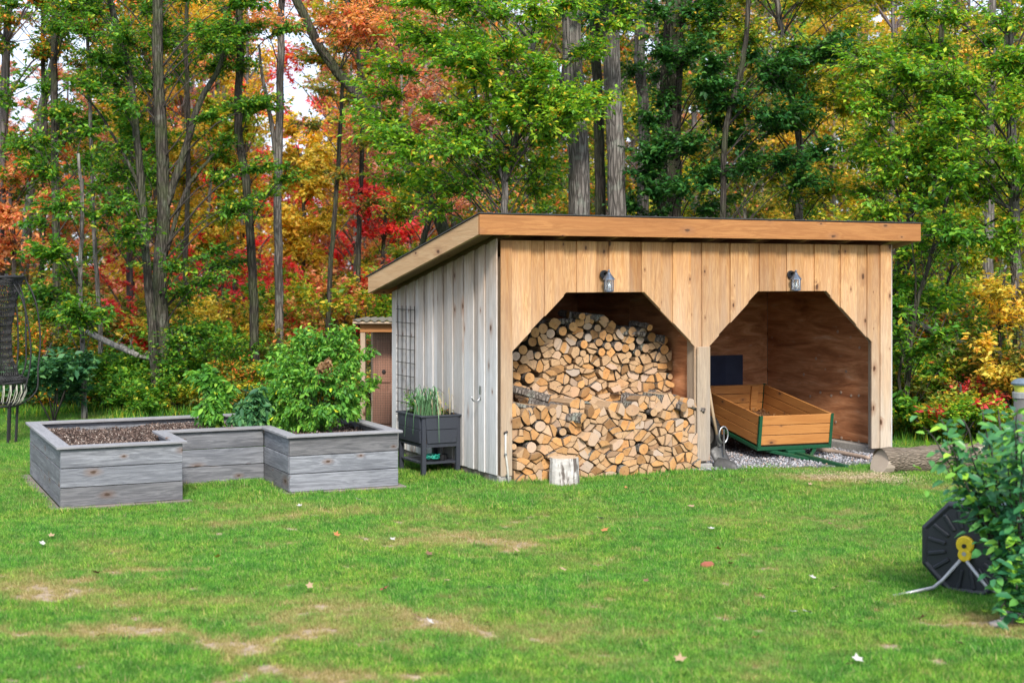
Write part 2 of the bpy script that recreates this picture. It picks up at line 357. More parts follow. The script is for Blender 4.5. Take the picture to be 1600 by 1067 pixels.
M['lf_olive'] = leafm('olive_leaves', [(0, (0.060,0.102,0.025)), (.5, (0.153,0.238,0.043)), (.8, (0.374,0.374,0.068)), (.93, (0.595,0.306,0.085)), (1, (0.680,0.136,0.051))])
M['lf_plant'] = leafm('vegetable_leaves', [(0, (0.041,0.149,0.024)), (.5, (0.095,0.297,0.034)), (.9, (0.203,0.446,0.054)), (.985, (0.297,0.513,0.068)), (1, (0.850,0.837,0.041))], trans=.35)
M['lf_blue'] = leafm('blue_green_leaves', [(0, (0.026,0.098,0.046)), (.6, (0.058,0.195,0.078)), (1, (0.143,0.312,0.104))], trans=.3)
M['lf_bush'] = leafm('glossy_bush_leaves', [(0, (0.025,0.119,0.060)), (.55, (0.060,0.221,0.076)), (.85, (0.153,0.391,0.068)), (1, (0.340,0.612,0.051))], trans=.3, rough=.35)
M['lf_brown'] = leafm('withered_leaves', [(0, (.14,.07,.035)), (1, (.36,.22,.11))])
M['lf_litter'] = leafm('leaf_litter', [(0, (0.065,0.039,0.023)), (.4, (0.195,0.104,0.052)), (.62, (0.390,0.221,0.078)), (.78, (0.130,0.221,0.039)), (1, (0.208,0.312,0.046))], trans=.1)

def m_grass():
    t = NT('grass_blades'); tint = t.n('Attribute', attribute_name='tint').outputs['Fac']
    dry = t.n('Attribute', attribute_name='dry', attribute_type='INSTANCER').outputs['Fac']
    g = t.n('NewGeometry').outputs['Position']; n = t.noise(t.vec(g, (1,1,0)), 1.3, 3); n2 = t.noise(t.vec(g, (1,1,0)), 7, 2)
    gr = t.ramp(tint, [(0, (.035,.14,.02)), (.45, (.12,.36,.034)), (.84, (.25,.53,.06)), (.95, (.38,.44,.13)), (1, (.58,.48,.25))])
    gr = t.mix(t.mapr(n, .42, .64, .0, .75), gr, t.mix(1.0, gr, (1.7, 1.12, 1.1), 'MULTIPLY'))
    gr = t.mix(t.mapr(n2, .42, .60, 0, .75), gr, t.mix(1.0, gr, (.50,.64,.75), 'MULTIPLY'))
    dr = t.ramp(tint, [(0, (.22,.20,.05)), (.5, (.42,.33,.13)), (1, (.60,.46,.24))])
    lo = t.math('MULTIPLY', dry, 1.25); f = t.mapr(t.math('SUBTRACT', lo, t.math('MULTIPLY', tint, .35)), .15, .75)
    col = t.mix(f, gr, dr)
    p = t.n('BsdfPrincipled'); t.set(p, 'Base Color', col); t.set(p, 'Roughness', .6); t.set(p, 'Specular IOR Level', .25)
    tr = t.n('BsdfTranslucent'); t.set(tr, 0, col); m = t.n('MixShader', {0: .3})
    t.t.links.new(p.outputs[0], m.inputs[1]); t.t.links.new(tr.outputs[0], m.inputs[2]); t.t.links.new(m.outputs[0], t.out.inputs[0]); return t.m
M['grass'] = m_grass()
def m_lawn():
    t = NT('lawn_soil'); dry = t.n('Attribute', attribute_name='dry').outputs['Fac']; g = t.n('NewGeometry').outputs['Position']
    n = t.noise(g, 30, 5); n2 = t.noise(g, 5, 4)
    a = t.mix(t.mapr(n, .3, .7), (.045,.09,.02), (.10,.16,.035)); b = t.mix(t.mapr(n, .3, .7), (.22,.16,.10), (.44,.34,.24))
    f = t.mapr(t.math('ADD', dry, t.math('MULTIPLY', t.math('SUBTRACT', n2, .5), .3)), .35, .8)
    return t.surf(t.mix(f, a, b), .95, t.bump(n, .8, .02), spec=.1)
M['lawn'] = m_lawn()
def m_floor():
    t = NT('forest_floor'); g = t.n('NewGeometry').outputs['Position']; n = t.noise(g, 9, 6, .7); n2 = t.noise(g, .6, 3)
    a = t.ramp(n, [(.3, (.03,.022,.014)), (.5, (.09,.055,.03)), (.62, (.19,.11,.05)), (.75, (.26,.17,.08))])
    a = t.mix(t.mapr(n2, .42, .6, 0, .7), a, t.ramp(n, [(.3, (.02,.04,.01)), (.7, (.08,.13,.025))]))
    return t.surf(a, .95, t.bump(n, 1.0, .05), spec=.1)
M['floor'] = m_floor()
def m_gravel():
    t = NT('crushed_gravel'); c = t.coords(False); v = t.n('TexVoronoi', {'Scale': 45.0}); t.set(v, 'Vector', c)
    s_ = t.n('SeparateColor'); t.set(s_, 0, v.outputs['Color'])
    col = t.ramp(s_.outputs[0], [(0, (.11,.11,.12)), (.5, (.24,.24,.25)), (1, (.42,.41,.42))])
    col = t.mix(t.mapr(v.outputs['Distance'], .35, .7, 0, .8), col, (.05,.045,.04))
    return t.surf(col, .9, t.bump(v.outputs['Distance'], .9, .02))
M['gravel'] = m_gravel()
def m_pebble():
    t = NT('gravel_stones'); a = t.n('Attribute', attribute_name='tint').outputs['Fac']
    return t.surf(t.ramp(a, [(0, (.13,.13,.14)), (.5, (.28,.28,.30)), (.85, (.45,.44,.45)), (1, (.40,.25,.18))]), .85)
M['pebble'] = m_pebble()
def m_chip(name, stops):
    t = NT(name); a = t.n('Attribute', attribute_name='tint').outputs['Fac']; return t.surf(t.ramp(a, stops), .9, spec=.15)
M['mulch'] = m_chip('bark_mulch', [(0, (.035,.024,.02)), (.5, (.12,.08,.065)), (.85, (.24,.17,.135)), (1, (.42,.36,.31))])
M['chips'] = m_chip('sawdust_chips', [(0, (.36,.26,.15)), (1, (.68,.54,.35))])
M['soil'] = plain('dark_soil', (.055,.035,.026), .95, bumps=1.0, bscale=30)

# ------------------------------------------------------------------ ground
def forest_edge(X): return 20.3-3.6*sm(2.0, 5.0, X) + .35*np.sin(X*1.7)+.2*np.sin(X*4.1+1)
DRY = [  # px, py, rx, ry in metres, strength : worn patches in the lawn, placed by where they lie on the ground
    (90,925,.7,.25,.55),(60,935,.28,.13,.8),(130,912,.2,.1,.8),(185,990,.55,.16,1.0),(245,985,.25,.12,1.0),(380,1010,.30,.16,1.1),(460,995,.22,.1,1.0),
    (515,1052,.30,.13,1.25),(245,893,.25,.08,.8),(790,848,.42,.16,1.0),(865,842,.16,.07,1.1),(770,838,.7,.3,.45),(560,970,1.1,.45,.45),(420,940,.9,.4,.30),
    (700,832,.4,.18,.55),(900,985,.9,.3,.4),(560,800,1.0,.3,.3),(240,940,.8,.25,.4),(330,820,.9,.25,.25),(1100,815,1.2,.25,.28),(1470,760,.7,.2,.5),(1580,985,.35,.2,1.1),
    (1290,752,.6,.2,.7),(640,850,.8,.25,.3),(930,820,.9,.3,.3),(150,850,.5,.15,.3),(1000,1040,.6,.2,.25),(690,985,.35,.1,.7)]
def vnoise(X, Y, f, seed=0):
    x, y = X*f, Y*f; xi, yi = np.floor(x), np.floor(y); fx, fy = x-xi, y-yi; fx = fx*fx*(3-2*fx); fy = fy*fy*(3-2*fy)
    h = lambda a, b: np.modf(np.abs(np.sin(a*127.1+b*311.7+seed*17.3)*43758.5453))[0]
    return (h(xi, yi)*(1-fx)+h(xi+1, yi)*fx)*(1-fy)+(h(xi, yi+1)*(1-fx)+h(xi+1, yi+1)*fx)*fy
def dry_at(X, Y):
    d = np.zeros_like(X)
    wob = .5*np.sin(X*7+Y*3+2*np.sin(Y*4))+.4*np.sin(X*13-Y*11+np.sin(X*9))+.3*np.sin(Y*23+X*5)+.3*np.sin(X*31+Y*17)
    for px, py, rx, ry, s in DRY:
        g = gnd(px, py); q = ((X-g.x)/rx)**2+((Y-g.y)/(ry*1.5))**2
        d = np.maximum(d, s*np.exp(-1.3*q*(1+wob)))
    d += .22*np.clip(np.sin(X*1.9+Y*.8+np.sin(Y*3))*np.sin(Y*1.3-X*.6+np.sin(X*2.7))+.25, 0, 1)+.12*np.clip(np.sin(X*6.1+2*np.sin(Y*2.1))*np.sin(Y*7.3+2*np.sin(X*1.9)), 0, 1)
    n_ = .55*vnoise(X, Y, 5)+.3*vnoise(X, Y, 13, 1)+.15*vnoise(X, Y, 31, 2)
    d = d*(.33+1.3*n_)+.34*np.clip(vnoise(X, Y, 2.2, 5)*vnoise(X, Y, 8, 4)-.28, 0, 1)
    return np.clip(d, 0, 1.2)
def height_at(X, Y): return .010*np.sin(X*2.3+Y)+.008*np.sin(Y*3.1-X*1.4)
def sheet(name, xs, ys, mat, zfun, keep=None):
    X, Y = np.meshgrid(xs, ys); nx, ny = len(xs), len(ys); V = np.stack([X, Y, zfun(X, Y)], -1).reshape(-1, 3)
    i = (np.arange(ny-1)[:, None]*nx+np.arange(nx-1)).ravel(); Fq = np.stack([i, i+1, i+1+nx, i+nx], 1)
    if keep is not None: Fq = Fq[keep(V[Fq].mean(1))]
    me = np_mesh(name, V, Fq, mat, smooth=True)
    return me, V
xs = np.concatenate([np.linspace(-400, -30, 14)[:-1], np.linspace(-30, 30, 60), np.linspace(30, 400, 14)[1:]])
ys = np.concatenate([np.linspace(-60, 4, 8)[:-1], np.linspace(4, 60, 56), np.linspace(60, 1200, 16)[1:]])
def fl_z(X, Y):
    far = sm(24, 60, Y); return -.025 + .25*far*np.sin(X*.13+1)*np.cos(Y*.11)+ .04*np.sin(X*1.1)*np.sin(Y*1.3)*sm(20, 23, Y) - .03*(1-sm(19, 23, Y))
me, _ = sheet('forest_floor', xs, ys, M['floor'], fl_z); tag(link('forest_floor', me), kind='structure')
me, V = sheet('lawn', np.arange(-13, 13.01, .07), np.arange(-4, 22, .07), M['lawn'], height_at, keep=lambda c: c[:, 1] < forest_edge(c[:, 0])+.25)
a = me.attributes.new('dry', 'FLOAT', 'POINT'); a.data.foreach_set('value', dry_at(V[:, 0], V[:, 1]).astype(np.float32))
tag(link('lawn', me), kind='structure')

# ------------------------------------------------------------------ shed frame of reference
SH = Vector((-.117, 13.7, 0)); TH = math.atan2(.457, .889)
U = Vector((.889, .457, 0)); W = Vector((-.457, .889, 0))
def s_of(px, y=0):
    k = (px-800)/F; return (k*(SH.y+.889*y)-(SH.x-.457*y))/(.889-.457*k)
def z_of(px, py, y=0):
    s = s_of(px, y); D = SH.y+.457*s+.889*y; return H-(py-HOR)/F*D
def shp(s, y, z=0): return SH+U*s+W*y+Vector((0, 0, z))
def to_sh(X, Y): dx = X-SH.x; dy = Y-SH.y; return dx*.889+dy*.457, -dx*.457+dy*.889
LEN = 4.84; DEP = 2.57; ZT = 2.36; ZB = .095; SLOPE = (ZT-1.83)/DEP
def roof_z(y): return ZT-.0+(-SLOPE)*y

def build_shed():
    root = empty('shed', SH, 'open-fronted timber shed with two chamfered bays and a single-slope roof', 'shed', rz=TH)
    o1 = dict(l=s_of(797), tl=s_of(883), tr=s_of(1003), r=s_of(1083.5)); o2 = dict(l=s_of(1104.5), tl=s_of(1182), tr=s_of(1287), r=s_of(1358))
    zt1 = z_of(940, 457); zt2 = z_of(1235, 455); zt = (zt1+zt2)/2
    zl1 = z_of(797, 550); zr1 = z_of(1083, 542); zl2 = z_of(1104.5, 541); zr2 = z_of(1358, 533)
    zc = (zl1+zr1+zl2+zr2)/4
    print('openings', o1, o2, zt, zc)
    def low(x, side):
        e = 1e-6*side; x = x+e
        for o in (o1, o2):
            if o['l'] < x < o['r']:
                if x < o['tl']: return zc+(x-o['l'])/(o['tl']-o['l'])*(zt-zc)
                if x > o['tr']: return zc+(o['r']-x)/(o['r']-o['tr'])*(zt-zc)
                return zt
        return ZB
    br = sorted([o[k] for o in (o1, o2) for k in ('l','tl','tr','r')])
    # front boards: alternate boards lie proud of their neighbours
    edges = [0.0, .10]; x = .10; i = 0
    while x < LEN-.16:
        x += random.choice([.185, .19, .2, .175]) ; edges.append(min(x, LEN-.145))
    edges = [e for e in edges if e <= LEN-.145]+[LEN-.145]
    edges = sorted(set(round(e, 4) for e in edges))
    if edges[-1]-edges[-2] < .06: edges.pop(-2)
    for i in range(1, len(edges)-1):
        a_, b_ = edges[i], edges[i+1]; proud = i % 2
        if proud: a2, b2 = a_-.018, b_+.018; y0, y1 = -.044, -.0235
        else: a2, b2 = a_+.002, b_-.002; y0, y1 = -.022, 0.0
        bot = [(a2, low(a2, 1))]
        for q in br:
            if a2 < q < b2:
                l_, r_ = low(q, -1), low(q, 1)
                bot.append((q, l_));
                if abs(l_-r_) > 1e-4: bot.append((q, r_))
        bot.append((b2, low(b2, -1)))
        poly = bot+[(b2, ZT-.012), (a2, ZT-.012)]
        MB().prism_y(poly, y0, y1).build('board', M['pine_front'], root, bevel=.0025)
    # corner boards and posts
    MB().box(-.02, .10, -.068, -.046, ZB-.01, ZT-.012).build('corner_board', M['pine_front'], root, bevel=.003)
    MB().box(LEN-.145, LEN+.004, -.068, -.046, ZB-.01, ZT-.012).build('corner_board', M['pine_front'], root, bevel=.003)
    MB().box(o1['r']+.004, o2['l']-.004, -.066, -.0455, ZB-.0, zc+.0).build('corner_board', M['pine_trim'], root, bevel=.003)
    for xx in (0.005, (o1['r']+o2['l'])/2-.07, LEN-.145):
        MB().box(xx, xx+.14, .003, .143, .0, ZT-.17).build('post', M['pine_trim'], root, bevel=.004)
    MB().box((o1['r']+o2['l'])/2-.085, (o1['r']+o2['l'])/2+.085, -.10, .16, -.05, .07).build('footing', M['concrete'], root, bevel=.006)
    MB().box(LEN-.17, LEN+.03, -.08, .16, -.05, .07).build('footing', M['concrete'], root, bevel=.006)
    # chamfer edge trims, seen as the dark edge of the openings
    for o in (o1, o2):
        MB().beam((o['tr']+.012, .012, zt+.012), (o['r']+.012, .012, zc+.012), .024, .02, up=(1,0,1)).build('opening_trim', M['pine_trim'], root)
        MB().beam((o['l']-.012, .012, zc+.012), (o['tl']-.012, .012, zt+.012), .024, .02, up=(-1,0,1)).build('opening_trim', M['pine_trim'], root)
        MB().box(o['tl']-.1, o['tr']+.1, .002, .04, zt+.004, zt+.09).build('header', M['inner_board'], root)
    # left side wall: board on board, running back along y
    n = 21; w = (DEP+.02)/n
    def side(xo, sgn, m):
        for i in range(n):
            ya, yb = -.02+i*w, -.02+(i+1)*w; proud = (i+1) % 2
            d0, d1 = (.0225, .038) if proud else (0.0, .022)
            ya2, yb2 = (ya-.004, yb+.004) if proud else (ya+.002, yb-.002)
            if i == 0: ya2 = ya-.022
            z0 = ZB+random.uniform(-.006, .006)
            p = [(ya2, z0), (yb2, z0), (yb2, roof_z(yb2)-.004), (ya2, roof_z(ya2)-.004)]
            x0, x1 = sorted((xo+sgn*d0, xo+sgn*d1)); MB().prism_x(p, x0, x1).build('board', m, root, bevel=.0025)
    side(-.0215, -1, M['pine_side']); side(LEN+.0055, 1, M['pine_side'])
    # back wall boards (horizontal) and inner plywood
    zz = .1
    while zz < 1.78:
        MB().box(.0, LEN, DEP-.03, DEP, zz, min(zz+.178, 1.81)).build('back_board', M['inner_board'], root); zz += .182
    def ply(x0, x1, ya, yb, zlo=.11):
        p = [(ya, zlo), (yb, zlo), (yb, roof_z(yb)-.03), (ya, roof_z(ya)-.03)]
        return MB().prism_x(p, x0, x1).build('plywood_panel', M['ply'], root)
    dv = (o1['r']+o2['l'])/2
    ply(.01, .022, .15, 1.36); ply(.01, .022, 1.365, 2.53)
    ply(dv-.012, dv+.0, .15, 1.36); ply(dv-.012, dv+.0, 1.365, 2.53)
    ply(LEN-.03, LEN-.018, .15, 2.118)
    for px, py in ((1282,613),(1299,618),(1314,613),(1330,618),(1342,618),(1266,619),(1309,518),(1343,543),(1306,659),(1315,684),(1330,690),(1342,690),(1275,560),(1322,580),(1256,585)):
        k_ = (px-800)/F; sx = LEN-.031; tt = (SH.x+.889*sx-k_*(SH.y+.457*sx))/(.457+.889*k_); Dd = SH.y+.457*sx+.889*tt; zz = H-(py-HOR)/F*Dd
        MB().tube([(sx-.006, tt, zz), (sx, tt, zz)], .017, 8).build('washer', M['washer'], root)
    MB().box(.03, dv-.02, DEP-.05, DEP-.034, .11, 1.80).build('plywood_panel', M['ply'], root)
    MB().box(dv+.30, LEN-.035, 2.12, 2.136, .05, 1.86).build('plywood_panel', M['ply'], root)
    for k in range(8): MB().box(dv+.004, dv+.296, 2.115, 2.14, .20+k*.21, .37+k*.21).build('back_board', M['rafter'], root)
    # sole beams and blocks under the walls
    MB().box(-.03, .12, .18, DEP, -.02, ZB-.004).build('foundation_beam', M['sill'], root, bevel=.005)
    MB().box(-.035, .10, -.06, .175, -.02, ZB-.012).build('foundation_beam', M['concrete'], root, bevel=.008)
    MB().box(LEN-.13, LEN+.02, .18, 1.3, -.02, .10).build('foundation_beam', M['concrete'], root, bevel=.01)
    MB().box(LEN-.13, LEN+.02, 1.32, DEP, -.02, .10).build('foundation_beam', M['concrete'], root, bevel=.01)
    # roof: rafters, deck, roofing sheet, fascias
    a, bfr, c, bk = .32, .20, .30, .09
    y0, y1 = -bfr, DEP+bk; T = .012
    def rz(y): return roof_z(y)+.035
    k = 0
    for i in range(9):
        x = .05+i*(LEN-.1)/8
        p = [(y0+.03, rz(y0+.03)-.035), (y1-.03, rz(y1-.03)-.035), (y1-.03, rz(y1-.03)+.095), (y0+.03, rz(y0+.03)+.095)]
        MB().prism_x(p, x-.02, x+.02).build('rafter', M['rafter'], root)
    def slab(x0, x1, ya, yb, lo, hi, name, m, bev=0):
        p = [(ya, rz(ya)+lo), (yb, rz(yb)+lo), (yb, rz(yb)+hi), (ya, rz(ya)+hi)]
        return MB().prism_x(p, x0, x1).build(name, m, root, bevel=bev)
    slab(-a+.03, LEN+c-.03, y0+.03, y1-.03, .098, .112, 'roof_deck', M['rafter'])
    slab(-a-.012, LEN+c+.012, y0-.02, y1+.03, .150, .160, 'roofing', M['roofing'])
    for i in range(18):
        x = -a+.1+i*(LEN+a+c-.2)/17
        slab(x-.012, x+.012, y0-.021, y1+.031, .1605, .168, 'roof_rib', M['roofing'])
    zf = rz(y0)
    MB().box(-a, LEN+c, y0-.018, y0+.02, zf-.045, zf+.145).build('fascia', M['fascia'], root, bevel=.003)
    MB().box(-a+.06, LEN+c-.06, y1-.02, y1+.018, rz(y1)-.045, rz(y1)+.14).build('fascia', M['fascia'], root, bevel=.003)
    slab(-a, -a+.038, y0+.021, y1-.021, -.042, .146, 'fascia', M['fascia_side'], .003)
    slab(LEN+c-.038, LEN+c, y0+.021, y1-.021, -.042, .146, 'fascia', M['fascia_side'], .003)
    slab(-a+.04, -.07, y0+.03, y1-.03, .0, .02, 'soffit', M['rafter']); slab(LEN+.06, LEN+c-.04, y0+.03, y1-.03, .0, .02, 'soffit', M['fascia_side'])
    return root, o1, o2, zt, zc
shed, O1, O2, ZOT, ZOC = build_shed()
DIV = (O1['r']+O2['l'])/2

# gravel under the shed, a raised sheet with loose stones
def gravel():
    root = []
    P = [shp(DIV-.1, -.22), shp(DIV+.6, -.30), shp(3.6, -.55), shp(LEN+.25, -.45), shp(LEN+.55, -.1), shp(LEN-.0, .2), shp(LEN-.1, DEP-.06), shp(.1, DEP-.06), shp(.1, .1), shp(DIV-.1, .1)]
    mb = MB(); mb.add([(p.x, p.y, .024) for p in P]+[(p.x, p.y, -.03) for p in P], [tuple(range(len(P)))]+[(i, i+len(P), (i+1) % len(P)+len(P), (i+1) % len(P)) for i in range(len(P))])
    tag(mb.build('gravel_bed', M['gravel']), kind='structure')
    n = 5200; s = rng.uniform(DIV-.2, LEN+.35, n); y = np.where(rng.random(n) < .7, rng.uniform(-.5, .9, n), rng.uniform(0, 2.4, n))
    ok = ~((s > LEN-.2) & (y > -.1)) & (y > -.15-.35*sm(DIV, 3.4, s)-rng.random(n)*.1); s, y = s[ok], y[ok]; n = len(s)
    X = SH.x+.889*s-.457*y; Y = SH.y+.457*s+.889*y; r = rng.uniform(.007, .018, n)
    base = np.array([(1,0,0),(-1,0,0),(0,1,0),(0,-1,0),(0,0,.8),(0,0,-.8)]); f = np.array([(0,2,4),(2,1,4),(1,3,4),(3,0,4),(2,0,5),(1,2,5),(3,1,5),(0,3,5)])
    V = base[None]*r[:, None, None]*rng.uniform(.6, 1.3, (n, 6, 1)); a = rng.random(n)*6.28; ca, sa = np.cos(a)[:, None], np.sin(a)[:, None]
    V = np.stack([V[..., 0]*ca-V[..., 1]*sa, V[..., 0]*sa+V[..., 1]*ca, V[..., 2]], -1)+np.stack([X, Y, .026+r*.3], -1)[:, None]
    me = np_mesh('gravel', V.reshape(-1, 3), (f[None]+(np.arange(n)*6)[:, None, None]).reshape(-1, 3), M['pebble'], np.repeat(rng.random(n), 6))
    tag(link('gravel', me), 'loose grey crushed gravel on the floor of the right-hand bay', 'gravel', kind='stuff')
    # sawdust chips spilled in front
    n = 14000; cx = rng.choice([1262, 1290, 1340, 1372, 1385], n, p=[.3,.15,.3,.15,.1]); X = []; 
    g = np.array([tuple(gnd(p, {1262:745,1290:748,1340:750,1372:747,1385:754}[p])) for p in cx]); g[:, 0] += rng.normal(0, .16, n)*(1+.5*np.sin(np.arange(n))); g[:, 1] += rng.normal(0, .15, n)
    r = rng.uniform(.002, .006, n); q = np.array([(-1,-.5,0),(1,-.5,0),(1,.5,0),(-1,.5,0)]); a = rng.random(n)*6.28
    V = q[None]*r[:, None, None]; V = np.stack([V[..., 0]*np.cos(a)[:, None]-V[..., 1]*np.sin(a)[:, None], V[..., 0]*np.sin(a)[:, None]+V[..., 1]*np.cos(a)[:, None], V[..., 0]*rng.uniform(-.6, .6, n)[:, None]], -1)
    V = V+np.stack([g[:, 0], g[:, 1], rng.uniform(.022, .045, n)], -1)[:, None]
    me = np_mesh('sawdust', V.reshape(-1, 3), np.arange(4*n).reshape(-1, 4), M['chips'], np.repeat(rng.random(n), 4))
    tag(link('sawdust', me), 'pale sawdust and wood chips spilled at the edge of the gravel', 'sawdust', kind='stuff')
gravel()

# ------------------------------------------------------------------ firewood
def clip(poly, nx, nz, d):   # keep n.p <= d ; edges carry a flag for the side leaving each vertex
    out = []; n = len(poly)
    for i in range(n):
        p, fp = poly[i]; q, _ = poly[(i+1) % n]; a = nx*p[0]+nz*p[1]-d; b = nx*q[0]+nz*q[1]-d
        if a <= 0: out.append((p, fp))
        if (a <= 0) != (b <= 0):
            t = a/(a-b); r = (p[0]+t*(q[0]-p[0]), p[1]+t*(q[1]-p[1]))
            out.append((r, fp if a > 0 else 1))
    # when leaving the kept side the new edge is the cut (flag 1)
    return out
AZ = lambda z: 1.05 if z > 1.17 else 1.4
def seeds(inside, x0, x1, z0, z1, dmin, tries=9000):
    pts = []
    for _ in range(tries):
        p = (random.uniform(x0, x1), random.uniform(z0, z1)); d = dmin(p)
        if inside(*p) and all((p[0]-q[0])**2+((p[1]-q[1])*AZ(p[1]))**2 > (.42*(d+q[2]))**2 for q in pts): pts.append((p[0], p[1], d))
    return pts
ROWW = ['bottom', 'second', 'third', 'fourth', 'fifth', 'sixth', 'seventh', 'eighth', 'ninth', 'tenth', 'eleventh', 'twelfth', 'thirteenth', 'topmost', 'topmost']
def zone(x):
    t = (x-O1['l'])/(O1['r']-O1['l']); return ['against the left jamb', 'left of the middle', 'in the middle', 'right of the middle', 'near the plywood divider'][min(4, max(0, int(t*5)))]
FW = [0]; LOGS = {}; ALLLOGS = []
def make_log(cx, cz, poly, yface, length, stack, kind, yaw=0, pitch=0):
    n = len(poly)
    if n < 3: return
    k = [1.0, .97, 1.02][random.randrange(3)]
    # small chamfer ring at the cut end
    ce = (sum(p[0][0] for p in poly)/n, sum(p[0][1] for p in poly)/n)
    v = [(ce[0]+(p[0]-ce[0])*.97, -.0, ce[1]+(p[1]-ce[1])*.97) for p, _ in poly]
    v += [(p[0], .006, p[1]) for p, _ in poly]
    sx, sz = random.uniform(.85, 1.1), random.uniform(.85, 1.1)
    v += [(ce[0]+(p[0]-ce[0])*sx*.95, length, ce[1]+(p[1]-ce[1])*sz*.95) for p, _ in poly]
    fs = [tuple(range(n)), tuple(range(3*n-1, 2*n-1, -1))]; ms = [0, 0]
    for i in range(n):
        j = (i+1) % n; m = 1 if poly[i][1] else 2
        fs.append((i, i+n, j+n, j)); ms.append(m); fs.append((i+n, i+2*n, j+2*n, j+n)); ms.append(m)
    mb = MB(); mb.v = v; mb.f = fs; mb.m = ms
    o = mb.build('firewood_log', [M['log_end'], M['log_split'], M['log_bark']])
    o.location = shp(cx, yface, cz); o.rotation_euler = (pitch, 0, TH+yaw)
    row = ROWW[min(14, int(cz/.115))]
    what = {'round': 'round log', 'half': 'half-split wedge', 'chunk': 'blocky split log'}[kind]
    where = {'front': 'front pile', 'rear': 'rear pile'}[stack]
    lab = f'{what}, {row} course of the {where}, {zone(cx)}'
    tag(o, lab, 'firewood log', 'firewood stacked in the left bay'); 
    FW[0] += 1; ALLLOGS.append((abs(sum(poly[q][0][0]*poly[(q+1) % n][0][1]-poly[q][0][1]*poly[(q+1) % n][0][0] for q in range(n)))/2, cx, cz, lab, o))
